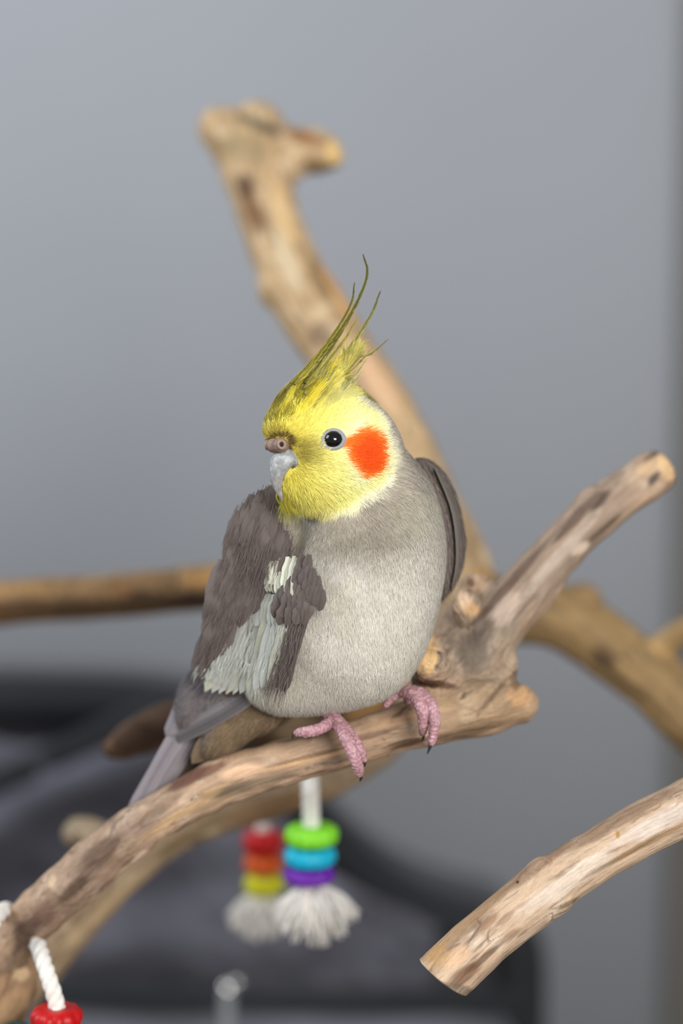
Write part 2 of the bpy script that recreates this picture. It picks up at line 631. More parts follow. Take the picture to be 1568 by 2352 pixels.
wood('branch', [main_chain, fork_chain, spur_chain], T_main, perch, res=7, sub=1, seed=1, rough_amp=3.0, k=18, mix=0.45, cutf=cut_fork,
     label='forked grey-brown branch the bird grips, with a knot and a sawn upright limb',
     extra=[(1070, 1395, 0.785, 36, 46, 36, 0), (992, 1530, 0.765, 46, 40, 36, 30), (1206, 1622, 0.785, 24, 34, 34, 0), (1150, 1540, 0.785, 34, 60, 40, 20),
            (985, 1480, 0.780, 22, 34, 26, -20), (1350, 1150, 0.808, 34, 20, 30, -50), (1092, 1350, 0.80, 40, 34, 36, 0)],
     spots=[(1290, 1250, 330, 90, -48, lin((146, 128, 112)), .75), (1110, 1480, 110, 130, 0, lin((140, 126, 108)), .6), (1120, 1620, 130, 60, -10, lin((160, 134, 100)), .6), (200, 2010, 260, 70, -44, lin((140, 118, 102)), .6), (430, 1790, 60, 16, -32, lin((92, 54, 36)), .9), (480, 1770, 50, 12, -25, lin((100, 60, 42)), .8), (560, 1772, 60, 18, -14, lin((226, 186, 150)), .8),
            (590, 1800, 110, 12, -16, lin((120, 106, 86)), .6), (520, 1815, 90, 10, -18, lin((112, 98, 78)), .7), (230, 1960, 70, 26, -42, lin((88, 68, 54)), .75),
            (300, 1990, 60, 9, -38, lin((222, 190, 160)), .85), (320, 1970, 26, 9, -38, lin((236, 206, 184)), .95), (170, 2040, 60, 20, -45, lin((80, 62, 48)), .8),
            (100, 2100, 40, 26, -50, lin((110, 84, 70)), .7), (60, 2140, 50, 26, -60, lin((84, 62, 54)), .7), (120, 2025, 10, 22, 10, lin((214, 186, 150)), .8),
            (430, 1860, 130, 12, -34, lin((206, 170, 124)), .6), (360, 1860, 90, 16, -36, lin((128, 106, 88)), .6),
            (700, 1745, 120, 9, -14, lin((214, 172, 128)), .7), (720, 1735, 120, 5, -14, lin((110, 84, 62)), .7), (850, 1690, 80, 8, -16, lin((96, 72, 56)), .7),
            (930, 1650, 90, 12, -14, lin((196, 156, 120)), .6), (940, 1705, 60, 10, -14, lin((92, 66, 50)), .8), (1080, 1680, 120, 12, -14, lin((104, 82, 62)), .7),
            (1130, 1600, 60, 8, -50, lin((80, 60, 46)), .6), (1195, 1600, 30, 30, 0, lin((208, 160, 112)), .6), (1185, 1560, 16, 26, 0, lin((96, 76, 58)), .7),
            (1060, 1380, 26, 28, 0, lin((230, 200, 168)), .85), (1085, 1400, 24, 18, 20, lin((206, 160, 104)), .6), (985, 1510, 22, 44, 10, lin((226, 186, 130)), .8),
            (955, 1480, 26, 40, 0, lin((140, 104, 62)), .7), (1000, 1572, 60, 10, 6, lin((78, 50, 32)), .85), (1085, 1500, 44, 56, 0, lin((104, 92, 80)), .8),
            (1110, 1440, 30, 60, 30, lin((92, 80, 72)), .7), (1160, 1400, 30, 50, 40, lin((208, 186, 166)), .6), (1180, 1330, 150, 12, -48, lin((92, 70, 58)), .8),
            (1330, 1180, 90, 14, -46, lin((86, 68, 56)), .8), (1380, 1150, 44, 10, -46, lin((64, 52, 46)), .8), (1290, 1270, 150, 14, -48, lin((200, 182, 164)), .6),
            (1380, 1220, 60, 9, -40, lin((84, 66, 50)), .8), (1500, 1100, 24, 10, -48, lin((66, 60, 58)), .9), (1498, 1045, 30, 8, -38, lin((80, 66, 54)), .8),
            (1490, 1075, 44, 18, -30, lin((212, 178, 136)), .6), (1530, 1075, 16, 34, -20, lin((220, 182, 134)), .8), (1330, 1260, 26, 10, -40, lin((226, 204, 180)), .7),
            (1080, 1340, 12, 14, 0, lin((84, 58, 36)), .8)])

# tall blurred limb behind the head
wood('branch', [[(592, 300, 1.00, 60), (585, 360, 1.0, 74), (600, 430, 0.995, 66), (632, 540, 0.99, 62), (672, 640, 0.985, 66), (720, 720, 0.98, 70), (790, 820, 0.975, 66), (850, 900, 0.97, 62),
                 (920, 1010, 0.965, 60), (1000, 1180, 0.96, 62), (1075, 1350, 0.96, 72)],
                [(640, 350, 1.0, 50), (700, 345, 0.995, 44), (742, 350, 0.985, 40)],
                [(560, 330, 1.0, 66), (500, 290, 1.0, 42)]],
     T_back, perch, res=9, sub=1, seed=3, k=30, mix=0.4, rough_amp=3.0, label='thick tan branch rising behind the head, knobbly at its tip',
     extra=[(598, 280, 1.0, 52, 40, 46, 20), (488, 290, 1.0, 30, 34, 32, 0), (665, 385, 0.985, 34, 34, 34, 0), (625, 665, 0.98, 34, 40, 30, 0), (765, 362, 0.98, 24, 28, 26, 0)],
     spots=[(565, 430, 22, 40, -20, lin((74, 50, 34)), .9), (585, 490, 26, 60, -20, lin((104, 66, 36)), .8), (590, 285, 60, 14, 24, lin((84, 80, 62)), .85),
            (625, 300, 30, 12, 40, lin((70, 66, 52)), .8), (700, 315, 56, 18, 14, lin((128, 78, 38)), .85), (660, 380, 26, 50, 10, lin((206, 178, 142)), .7),
            (770, 345, 30, 34, 20, lin((222, 184, 120)), .8), (740, 385, 50, 10, 0, lin((104, 82, 46)), .7), (735, 640, 22, 60, -24, lin((128, 104, 72)), .8),
            (770, 660, 18, 90, -26, lin((214, 160, 98)), .7), (735, 770, 40, 30, 30, lin((104, 82, 66)), .7), (660, 600, 20, 90, -24, lin((206, 190, 158)), .7),
            (650, 490, 24, 90, -20, lin((226, 190, 136)), .6), (860, 860, 30, 110, -30, lin((220, 178, 140)), .7), (820, 880, 20, 60, -30, lin((168, 134, 116)), .6),
            (560, 340, 70, 40, 20, lin((150, 132, 96)), .6)])
# left horizontal limb and right limb form one bough behind the bird
wood('branch', [[(-420, 1440, 1.02, 56), (-120, 1398, 1.01, 50), (60, 1380, 1.0, 46), (220, 1372, 0.995, 45), (360, 1360, 0.99, 46), (500, 1346, 0.985, 50), (700, 1340, 0.975, 54), (900, 1350, 0.97, 60), (1080, 1370, 0.965, 62)]],
     T_side, perch, res=10, sub=1, seed=5, k=24, mix=0.6, label='dark brown branch reaching out to the left edge',
     spots=[(330, 1385, 260, 22, -5, lin((52, 38, 30)), .85), (60, 1395, 200, 26, -4, lin((78, 58, 40)), .8), (470, 1328, 70, 14, -8, lin((178, 128, 68)), .8), (280, 1352, 40, 12, 0, lin((140, 96, 56)), .8),
            (330, 1362, 40, 12, 0, lin((60, 44, 32)), .7), (460, 1375, 80, 18, -4, lin((36, 28, 24)), .85)])
wood('branch', [[(1060, 1372, 0.965, 62), (1160, 1400, 0.965, 66), (1260, 1410, 0.965, 64), (1350, 1452, 0.965, 66), (1430, 1512, 0.96, 64), (1520, 1580, 0.955, 66), (1640, 1690, 0.95, 70), (1900, 1830, 0.94, 74), (2250, 1880, 0.93, 78)],
                [(1290, 1420, 0.965, 50), (1345, 1375, 0.965, 34)], [(1480, 1530, 0.955, 40), (1530, 1475, 0.95, 22), (1600, 1430, 0.945, 20)]],
     (lin((146, 118, 78)), lin((120, 98, 68)), lin((70, 56, 42)), lin((172, 142, 96))), perch, res=9, sub=1, seed=7, k=30, mix=0.5, label='olive brown branch sloping away to the right edge',
     extra=[(1100, 1335, 0.95, 40, 30, 34, 0)],
     spots=[(1385, 1510, 34, 26, 30, lin((70, 52, 38)), .8), (1180, 1420, 90, 40, 10, lin((112, 92, 68)), .6), (1355, 1365, 26, 20, 30, lin((150, 118, 84)), .6),
            (1420, 1555, 120, 12, 38, lin((66, 52, 36)), .7), (1530, 1500, 60, 14, 30, lin((190, 152, 98)), .6), (1085, 1325, 40, 20, 0, lin((190, 142, 80)), .8)])
# lower limb behind the main one
wood('branch', [[(-250, 2490, 0.90, 110), (-60, 2300, 0.90, 98), (60, 2190, 0.905, 88), (170, 2095, 0.905, 62), (280, 1990, 0.905, 56), (400, 1905, 0.91, 48), (520, 1860, 0.915, 44), (650, 1822, 0.92, 44), (780, 1770, 0.925, 42),
                 (880, 1700, 0.93, 42), (960, 1600, 0.94, 46), (1020, 1490, 0.95, 50), (1070, 1390, 0.96, 56)],
                [(300, 1960, 0.905, 40), (230, 1930, 0.92, 36), (178, 1912, 0.935, 34)]],
     T_low, perch, res=9, sub=1, seed=9, k=26, mix=0.45, label='soft tan branch running up behind the perching branch',
     spots=[(620, 1850, 140, 26, -16, lin((128, 92, 58)), .7), (250, 2080, 150, 16, -42, lin((196, 168, 128)), .5), (150, 1905, 26, 40, 10, lin((150, 134, 110)), .6), (200, 1950, 60, 20, 20, lin((72, 52, 34)), .8),
            (430, 1920, 120, 14, -30, lin((122, 98, 66)), .6)])
wood('branch', [[(262, 1718, 0.885, 26), (330, 1684, 0.90, 38), (420, 1655, 0.905, 46), (560, 1655, 0.91, 50), (690, 1665, 0.92, 48), (850, 1600, 0.935, 46), (980, 1470, 0.955, 50)]],
     (lin((92, 68, 50)), lin((74, 54, 42)), lin((46, 36, 30)), lin((132, 98, 62))), perch, res=10, sub=1, seed=12, k=24, label='short dark branch stub behind the tail',
     spots=[(680, 1675, 60, 34, 0, lin((168, 140, 104)), .8), (840, 1620, 60, 40, -30, lin((184, 138, 82)), .8)])
# knuckle at the lower left
wood('branch', [[(-300, 2600, 0.83, 100), (-120, 2420, 0.82, 92), (-20, 2300, 0.815, 84), (30, 2225, 0.81, 56)]],
     (lin((176, 142, 108)), lin((150, 116, 84)), lin((88, 64, 48)), lin((206, 176, 140))), perch, res=8, sub=1, seed=14, label='orange-tan stump of a branch at the lower left corner',
     spots=[(50, 2235, 20, 20, 0, lin((236, 204, 158)), .7), (10, 2210, 40, 30, -30, lin((120, 86, 68)), .6), (30, 2310, 50, 30, -50, lin((216, 172, 128)), .5)])
# front right limb, sawn end


def cut_front(V):
    X, Y = to_px(V)
    n = np.array([-0.62, 0.78, 0.0])
    n /= np.linalg.norm(n)
    b = Q(1014, 2236, 0.735)
    t = (V - b) @ n
    s = t > 0
    V[s] -= (t[s] * 0.93)[:, None] * n
    return V


wood('branch', [[(975, 2292, 0.732, 60), (1026, 2236, 0.733, 61), (1080, 2185, 0.734, 60), (1135, 2137, 0.735, 59), (1197, 2086, 0.737, 60), (1257, 2037, 0.739, 61), (1358, 1973, 0.742, 56), (1460, 1913, 0.745, 57),
                 (1568, 1857, 0.75, 59), (1660, 1812, 0.76, 62), (1800, 1750, 0.79, 68), (2020, 1770, 0.86, 74), (2250, 1880, 0.93, 80)]],
     T_front, perch, res=6, sub=1, seed=16, rough_amp=1.4, k=14, mix=0.45, cutf=cut_front, label='pale smooth branch at the lower right with a sawn end',
     extra=[(1232, 1992, 0.735, 30, 15, 26, -40), (1290, 2078, 0.735, 18, 12, 22, -36)],
     spots=[(1065, 2240, 50, 18, -40, lin((112, 76, 52)), .8), (1110, 2200, 60, 9, -40, lin((92, 66, 46)), .75), (1170, 2150, 34, 10, -40, lin((130, 102, 80)), .6), (1050, 2195, 40, 20, -38, lin((222, 180, 140)), .6),
            (1080, 2110, 170, 22, -43, lin((156, 122, 86)), .75), (1000, 2190, 30, 46, 30, lin((184, 142, 86)), .6), (1240, 1985, 130, 16, -38, lin((132, 104, 82)), .7), (1430, 1880, 170, 16, -29, lin((136, 108, 84)), .7),
            (1120, 2120, 34, 10, -42, lin((148, 112, 84)), .7), (1160, 2110, 30, 9, -42, lin((150, 120, 96)), .6),
            (1310, 2020, 150, 24, -34, lin((226, 210, 194)), .6), (1430, 1965, 140, 7, -30, lin((116, 94, 74)), .6), (1520, 1885, 120, 22, -27, lin((222, 208, 196)), .6), (1050, 2272, 50, 14, 12, lin((104, 94, 80)), .7),
            (1418, 1916, 6, 9, 0, lin((170, 130, 70)), .9), (1188, 2026, 4, 4, 0, lin((50, 36, 26)), .9), (1300, 2078, 34, 7, -30, lin((106, 86, 64)), .8), (1500, 1930, 130, 6, -28, lin((140, 108, 70)), .7)])

# trunk and round foot below the picture
V, F = tube(np.array([PW(-260, 2480, 0.88), PW(-265, 2620, 0.885), (foot_w[0], foot_w[1], 0.55), (foot_w[0] + 0.01, foot_w[1], 0.25), (foot_w[0], foot_w[1], 0.02)]), [0.020, 0.024, 0.026, 0.028, 0.034], 24)
link('trunk', raw_mesh('trunk', V - np.array(perch.location), F, M_wood, np.tile(TAN, (len(V), 1)), vecs=V * 7000), perch)
V, F = tube(np.array([(foot_w[0], foot_w[1], 0.0), (foot_w[0], foot_w[1], 0.004), (foot_w[0], foot_w[1], 0.018), (foot_w[0], foot_w[1], 0.022)]), [0.15, 0.152, 0.152, 0.146], 48)
link('base', raw_mesh('base', V - np.array(perch.location), F, M_wood, np.tile(BROWN, (len(V), 1)), vecs=V * 7000), perch)

# ------------------------------------------------------------------ cockatiel
bird = empty('cockatiel', to_world(Qd(800, 1640, 60)), 'grey cockatiel with yellow face, orange cheek and raised crest, perched on the branch', 'bird')
BL = np.array(bird.location)

Hc = Qd(765, 1030, 0)
f_ = np.array([-0.80, 0.10, -0.58])
f_ /= np.linalg.norm(f_)
l_ = np.array([0.585, 0.0, -0.81])
l_ /= np.linalg.norm(l_)


def E(px, py, d, rx, ry, rd, k=50, rz=0, ry_=0):
    return Ell(Qd(px, py, d), (rx, ry, rd), k, rz, ry_)


body_prims = [
    E(772, 1035, -5, 134, 134, 134, 30),
    E(716, 968, -22, 100, 90, 96, 40, -30),
    E(660, 990, -72, 52, 54, 52, 30),
    E(738, 1098, -48, 92, 88, 86, 40),
    E(668, 1080, -70, 34, 60, 46, 24),
    E(822, 1072, 50, 104, 125, 115, 50),
    E(868, 1155, 85, 100, 125, 105, 45),
    E(852, 1295, 40, 168, 200, 178, 50),
    E(898, 1215, 65, 108, 165, 135, 45),
    Cone(Qd(706, 915, -80), Qd(792, 838, -50), 32, 10, 30),
    E(800, 1440, 48, 182, 185, 170, 70, 20),
    E(700, 1545, 90, 140, 96, 120, 60, -12),
    E(640, 1250, 120, 100, 150, 110, 60, 14),
    E(600, 1420, 150, 105, 170, 90, 50, 20),
]
Vb, Fb = nets(body_prims, 6)
Vb, Nb = project(body_prims, Vb, None, 2)


def mirror_side(P):
    """reflect the far half of the head onto the near half"""
    s = (P - Hc) @ l_
    Pm = P - 2 * np.minimum(s, 0)[:, None] * l_
    return Pm


C_OLIVE, C_YEL, C_LEMON, C_CREAM, C_WHITE = (lin(c) for c in ((198, 184, 58), (240, 222, 84), (252, 244, 156), (253, 250, 206), (242, 239, 214)))
C_ORANGE, C_ORANGE2 = lin((250, 84, 20)), lin((252, 130, 40))
C_TAUPE, C_BREAST, C_NECK, C_DARKW = (lin(c) for c in ((168, 158, 144), (214, 209, 196), (172, 164, 148), (104, 92, 88)))


def poly_dist(X, Y, poly):
    """signed distance to a polygon, positive inside"""
    P = np.asarray(poly, float)
    inside = np.zeros(len(X), bool)
    D = np.full(len(X), 1e9)
    n = len(P)
    for i in range(n):
        a, b = P[i], P[(i + 1) % n]
        c = ((a[1] > Y) != (b[1] > Y)) & (X < (b[0] - a[0]) * (Y - a[1]) / (b[1] - a[1] + 1e-9) + a[0])
        inside ^= c
        ab = b - a
        t = np.clip(((X - a[0]) * ab[0] + (Y - a[1]) * ab[1]) / (ab @ ab), 0, 1)
        D = np.minimum(D, np.hypot(X - a[0] - t * ab[0], Y - a[1] - t * ab[1]))
    return np.where(inside, D, -D)


MASK = [(560, 1000), (590, 880), (660, 800), (770, 790), (812, 858), (815, 905), (850, 925), (882, 960), (900, 1010), (904, 1060), (890, 1105), (860, 1142), (815, 1170), (760, 1186), (690, 1174), (640, 1160), (560, 1130)]


def plumage(P, jit=0.0):
    X0, Y0 = to_px(P)
    n1 = fbm(P / 26.0, 60, 3)
    n2 = fbm(P / 80.0, 64, 2)
    n = len(P)
    # body
    C = np.tile(C_TAUPE, (n, 1))
    m = smooth(1180, 1330, Y0 + 0.25 * (900 - X0) * 0 + 30 * n2)[:, None]
    m = m * (P[:, 2] < 170)[:, None]
    C = C * (1 - m) + C_BREAST * m
    m = (smooth(880, 1030, X0) * smooth(1000, 1180, Y0) * 0.6)[:, None]
    C = C * (1 - m) + C_BREAST * m
    m = (smooth(1195, 1225, Y0) * (1 - smooth(1225, 1290, Y0)) * (1 - smooth(860, 940, X0)) * 0.45)[:, None]
    C = C * (1 - m) + lin((146, 136, 116)) * m
    m = (smooth(0.05, 0.6, n2) * 0.22)[:, None]
    C = C * (1 - m) + lin((208, 202, 166)) * m
    C = C * (1 + 0.10 * n1)[:, None]
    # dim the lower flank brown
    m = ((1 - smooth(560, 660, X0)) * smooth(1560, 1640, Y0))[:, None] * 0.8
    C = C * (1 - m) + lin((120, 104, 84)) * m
    # head, mirrored to the far side
    Pm = mirror_side(P)
    X, Y = to_px(Pm)
    near = 1 - smooth(178, 198, np.linalg.norm(P - Hc, axis=1))
    dm = poly_dist(X, Y, MASK) + 16 * n1 + 8 * n2
    mk = smooth(-8, 16, dm) * near
    H = np.tile(C_LEMON, (n, 1))
    m = smooth(40, 4, dm)[:, None] * 0.85
    H = H * (1 - m) + C_WHITE * m
    m = (smooth(30, 75, dm) * (1 - smooth(62, 112, np.hypot((X - 872) / 1.0, (Y - 1040) / 1.3) + 0 * X)))[:, None] * 0.8
    H = H * (1 - m) + C_CREAM * m
    # saturated yellow at forehead, lores, chin
    m = (1 - smooth(670, 800, X + 0.35 * (Y - 1000) * (Y < 1000) + 14 * n1))[:, None] * 0.85
    H = H * (1 - m) + C_YEL * m
    m = (smooth(1090, 1150, Y) * (1 - smooth(700, 830, X)))[:, None] * 0.6
    H = H * (1 - m) + lin((236, 226, 116)) * m
    m = ((1 - smooth(880, 1000, Y + 0.5 * (X - 640) + 10 * n1)) )[:, None] * 0.75
    H = H * (1 - m) + C_OLIVE * m
    m = ((1 - smooth(10, 42, np.abs(Y - 1035 - 0.12 * (X - 690)))) * (1 - smooth(700, 760, X)) * smooth(640, 690, X))[:, None] * 0.65
    H = H * (1 - m) + lin((130, 112, 40)) * m
    m = ((1 - smooth(14, 30, np.hypot((X - 640), (Y - 1005) * 1.0))))[:, None] * 0.6
    H = H * (1 - m) + lin((150, 126, 52)) * m
    # grey creeping over the rear crown
    m = (smooth(790, 850, X + 12 * n1) * (1 - smooth(925, 965, Y - 0.25 * (X - 820) + 10 * n1)))[:, None] * 0.85
    H = H * (1 - m) + lin((178, 172, 152)) * m
    # cheek patch
    ck = np.hypot((X - 828) / 45.0, (Y - 1041) / 57.0) + 0.14 * n1
    m = (1 - smooth(0.86, 1.06, ck))[:, None]
    o = C_ORANGE + (C_ORANGE2 - C_ORANGE) * smooth(0.5, 1.0, ck)[:, None]
    H = H * (1 - m) + o * m
    H = H * (1 + 0.07 * n1)[:, None]
    C = C * (1 - mk[:, None]) + H * mk[:, None]
    return np.clip(C, 0.004, 0.98)


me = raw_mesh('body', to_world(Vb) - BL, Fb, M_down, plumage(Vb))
body = link('body', me, bird)

# depth map of the front of the body, to lay feathers on
hx, hy = to_px(Vb)
HM = np.full((160, 240), 1e9)
ix, iy = ((hx - 300) / 6).astype(int), ((hy - 700) / 6).astype(int)
ok = (ix >= 0) & (ix < 160) & (iy >= 0) & (iy < 240)
np.minimum.at(HM, (ix[ok], iy[ok]), Vb[ok, 2])


def front_d(px, py):
    i, j = int((px - 300) / 6), int((py - 700) / 6)
    for r in range(0, 40):
        a = HM[max(i - r, 0):i + r + 1, max(j - r, 0):j + r + 1]
        if a.size and a.min() < 1e8:
            v = a[a < 1e8]
            return float(np.median(v)) + (r * 5 if r > 1 else 0)
    return 100.0


def strands(name, P, Nn, Fl, L, Wd, lift, col, tipcol, parent, matl, kind='stuff', label=None, curl=0.0):
    """many thin tapering barbs joined in one mesh"""
    n = len(P)
    Fl = Fl - np.sum(Fl * Nn, 1)[:, None] * Nn
    Fl /= np.linalg.norm(Fl, axis=1)[:, None] + 1e-6
    B = np.cross(Nn, Fl)
    L = np.broadcast_to(L, (n,))[:, None]
    Wd = np.broadcast_to(Wd, (n,))[:, None]
    lift = np.broadcast_to(lift, (n,))[:, None]
    p0 = P - Nn * 1.0
    bend = B * (RNG.normal(0, 0.10, (n, 1)) * L)
    p1 = P + Fl * L * 0.5 + Nn * lift * 0.75 + bend * 0.3
    p2 = P + Fl * L + Nn * lift * (1 - curl) + bend
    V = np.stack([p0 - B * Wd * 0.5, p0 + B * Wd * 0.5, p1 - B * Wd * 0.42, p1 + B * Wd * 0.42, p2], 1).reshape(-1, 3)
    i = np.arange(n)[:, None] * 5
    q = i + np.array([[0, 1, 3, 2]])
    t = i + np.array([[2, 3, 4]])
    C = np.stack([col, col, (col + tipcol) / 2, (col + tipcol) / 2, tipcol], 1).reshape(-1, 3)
    me = raw_mesh(name, to_world(V) - BL, [q, t], matl, C)
    o = link(name, me, parent)
    if kind:
        o['kind'] = kind
    return o


def sample(V, F, N_v, n, weight=None):
    a, b, c, d = (V[F[:, i]] for i in range(4))
    ar = np.linalg.norm(np.cross(c - a, d - b), axis=1)
    if weight is not None:
        ar = ar * weight(V[F].mean(1))
    f = RNG.choice(len(F), n, p=ar / ar.sum())
    u, v = RNG.random((n, 1)), RNG.random((n, 1))
    P = (a[f] * (1 - u) + b[f] * u) * (1 - v) + (d[f] * (1 - u) + c[f] * u) * v
    Nn = N_v[F[f]].mean(1)
    Nn /= np.linalg.norm(Nn, axis=1)[:, None] + 1e-9
    return P, Nn


Bk = Qd(640, 1045, -125)


def eye_keep(P):
    """leave the eyes, cere and beak bare"""
    Pm = mirror_side(P)
    X, Y = to_px(Pm)
    e = np.hypot((X - 764) / 30, (Y - 1010) / 26) > 1
    c = poly_dist(X, Y, [(598, 1012), (640, 1000), (668, 1008), (676, 1040), (686, 1060), (652, 1100), (645, 1150), (612, 1150)]) < 0
    return e & c


def w_head(c):
    X, Y = to_px(c)
    return np.where((Y < 1235) & (c[:, 2] < 170), 1.0, 0.0)


P, Nn = sample(Vb, Fb, Nb, 70000, w_head)
k = eye_keep(P)
P, Nn = P[k], Nn[k]
X, Y = to_px(P)
Fl = P - Bk
Fl /= np.linalg.norm(Fl, axis=1)[:, None]
crown = (1 - smooth(930, 1000, Y))[:, None]
Fl = Fl + crown * np.array([0.35, -0.75, 0.25])
low = smooth(1080, 1190, Y)[:, None]
Fl = Fl + low * np.array([0.05, 1.1, 0.1])
neck = (smooth(900, 960, X) * smooth(960, 1040, Y))[:, None]
Fl = Fl * (1 - neck) + neck * np.array([0.1, 1, 0.1])
Fl += RNG.normal(0, 0.14, P.shape)
bd = np.hypot(X - 650, Y - 1040)
L = np.clip(9 + bd * 0.17, 10, 36) * RNG.uniform(0.7, 1.2, len(P))
L = L * (1 - 0.35 * smooth(60, 30, np.hypot(X - 764, Y - 1010)))
C = plumage(P)
sh = RNG.normal(1.0, 0.13, (len(P), 1)) * (1 + 0.12 * fbm(P / 12.0, 70, 2))[:, None]
C = np.clip(C * sh, 0.003, 1)
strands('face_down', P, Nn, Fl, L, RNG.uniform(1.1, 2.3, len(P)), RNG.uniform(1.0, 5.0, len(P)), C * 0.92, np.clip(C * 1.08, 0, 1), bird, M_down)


def w_body(c):
    X, Y = to_px(c)
    return np.where(Y > 1150, 1.0, 0.0) * np.where(c[:, 2] < 120, 1.0, 0.35)


P, Nn = sample(Vb, Fb, Nb, 90000, w_body)
X, Y = to_px(P)
Fl = np.tile(np.array([0.02, 1.0, 0.12]), (len(P), 1))
Fl[:, 0] += 0.04 - (0.14 + 0.2 * smooth(1350, 1550, Y)) * (1 - smooth(680, 830, X)) + 0.35 * (smooth(0, 90, X - 700)) * (1 - smooth(1300, 1450, Y)) * -0.2
Fl += RNG.normal(0, 0.13, P.shape)
Fl[:, 0] += 0.22 * fbm(P / 55.0, 80, 2)
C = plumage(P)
C = np.clip(C * RNG.normal(1.0, 0.06, (len(P), 1)) * (1 + 0.06 * fbm(P * np.array([1 / 9., 1 / 30., 1 / 9.]), 74, 2))[:, None], 0.003, 1)
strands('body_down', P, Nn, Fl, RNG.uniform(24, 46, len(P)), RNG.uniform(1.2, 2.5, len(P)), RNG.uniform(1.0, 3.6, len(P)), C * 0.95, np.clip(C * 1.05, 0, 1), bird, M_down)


# --- vaned feathers
def feather(name, parent, pts, width, colf, up, nseg=14, camber=0.18, tip=0.65, edge=1.0, basew=0.5, kind=None, wobble=0.06, ny=3):
    """pts: rows in modelling space base->tip; up: outward direction; colf(t, s)->rgb"""
    S = spline(pts, max(2, int(nseg / (len(pts) - 1))))
    M = len(S)
    T = np.gradient(S, axis=0)
    T /= np.linalg.norm(T, axis=1)[:, None] + 1e-9
    up = np.asarray(up, float)
    Bn = np.cross(T, up[None, :])
    Bn /= np.linalg.norm(Bn, axis=1)[:, None] + 1e-9
    Nn = np.cross(Bn, T)
    t = np.linspace(0, 1, M)
    prof = (basew + (1 - basew) * smooth(0, 0.35, t)) * np.sqrt(np.clip(1 - np.clip((t - tip) / (1 - tip + 1e-6), 0, 1) ** 2.2, 0, 1))
    cols_ = np.linspace(-1, 1, 2 * ny + 1)
    V, C, G = [], [], []
    ph = RNG.random() * 99
    for i in range(M):
        for s in cols_:
            wv = width * prof[i] * s * (1 + (wobble * math.sin(ph + 17 * t[i] + 3 * s) if abs(s) > 0.9 else 0))
            z = -camber * width * s * s * prof[i] + (0.06 * width if abs(s) < 0.01 else 0)
            V.append(S[i] + Bn[i] * wv + Nn[i] * z)
            C.append(colf(t[i], s))
            G.append((abs(s) * 40 + t[i] * 20, t[i] * 160 - abs(s) * 30, ph))
    V = np.array(V)
    nc = len(cols_)
    i = np.arange(M - 1)[:, None] * nc
    j = np.arange(nc - 1)[None, :]
    q = np.stack([i + j, i + j + 1, i + nc + j + 1, i + nc + j], -1).reshape(-1, 4)
    me = raw_mesh(name, to_world(V) - BL, q, M_feather, np.clip(np.array(C), 0.002, 1), vecs=np.array(G))
    o = link(name, me, parent)
    if kind:
        o['kind'] = kind
    return o


def jitcol(c, j=0.04):
    return np.asarray(c) * (1 + RNG.normal(0, j))


def vane(c, edge=1.25, shaft=0.7):
    def fn(t, s):
        a = abs(s)
        v = c * (0.92 + 0.12 * t)
        if a > 0.8:
            v = v * edge
        if a < 0.05:
            v = v * shaft
        return v
    return fn


# near wing: shoulder core plus rows of feathers
wing_prims = [E(628, 1230, 78, 78, 130, 60, 30, 16), E(590, 1380, 92, 86, 170, 52, 30, 18), E(690, 1345, 10, 44, 70, 36, 30, 5), E(560, 1500, 120, 76, 110, 44, 30, 16), E(640, 1480, 60, 46, 110, 38, 30, 18)]
Vw, Fw = nets(wing_prims, 8)
Vw, Nw = project(wing_prims, Vw, None, 2)
wing = link('wing', raw_mesh('wing', to_world(Vw) - BL, Fw, M_down, np.tile(C_DARKW * 0.9, (len(Vw), 1))), bird)
wing['label'] = 'folded near wing, brown-grey with a white bar'
hx, hy = to_px(Vw)
ix, iy = ((hx - 300) / 6).astype(int), ((hy - 700) / 6).astype(int)
np.minimum.at(HM, (ix, iy), Vw[:, 2])
# fill gaps of the depth map with the local minimum, then smooth it
H2 = HM.copy()
for dx in (-1, 0, 1):
    for dy in (-1, 0, 1):
        H2 = np.minimum(H2, np.roll(np.roll(HM, dx, 0), dy, 1))
HM = H2
for _ in range(3):
    S_ = np.zeros_like(HM)
    Wt = np.zeros_like(HM)
    for dx in (-1, 0, 1):
        for dy in (-1, 0, 1):
            R_ = np.roll(np.roll(HM, dx, 0), dy, 1)
            g = R_ < 1e8
            S_ += np.where(g, R_, 0)
            Wt += g
    HM = np.where(HM < 1e8, S_ / np.maximum(Wt, 1), HM)


def lay(px, py, off):
    return Qd(px, py, front_d(px, py) - off)


UPW = np.array([-0.35, -0.12, -0.93])


def lay_feather(x0, y0, x1, y1, width, c, off0, off1, bend=0.0, tip=0.6, edge=1.2, shaft=0.75, parent=None, name='feather', dd=None):
    mx_, my_ = (x0 + x1) / 2 + bend * (y1 - y0), (y0 + y1) / 2 - bend * (x1 - x0)
    ds = [front_d(x0, y0) - off0, front_d(mx_, my_) - (off0 + off1) / 2 - 3, front_d(x1, y1) - off1]
    if dd is not None:
        ds = dd
    # keep the feather from diving abruptly at the outline
    ds[1] = min(ds[1], ds[0] + 45)
    ds[2] = min(ds[2], ds[1] + 45) if dd is None else ds[2]
    return feather(name, parent or wing, [Qd(x0, y0, ds[0]), Qd(mx_, my_, ds[1]), Qd(x1, y1, ds[2])], width, vane(jitcol(c), edge, shaft), UPW, tip=tip)


WHITE_W = lin((178, 179, 170))
YELW = lin((182, 180, 160))
DK = lin((98, 87, 82))
DK2 = lin((106, 95, 90))
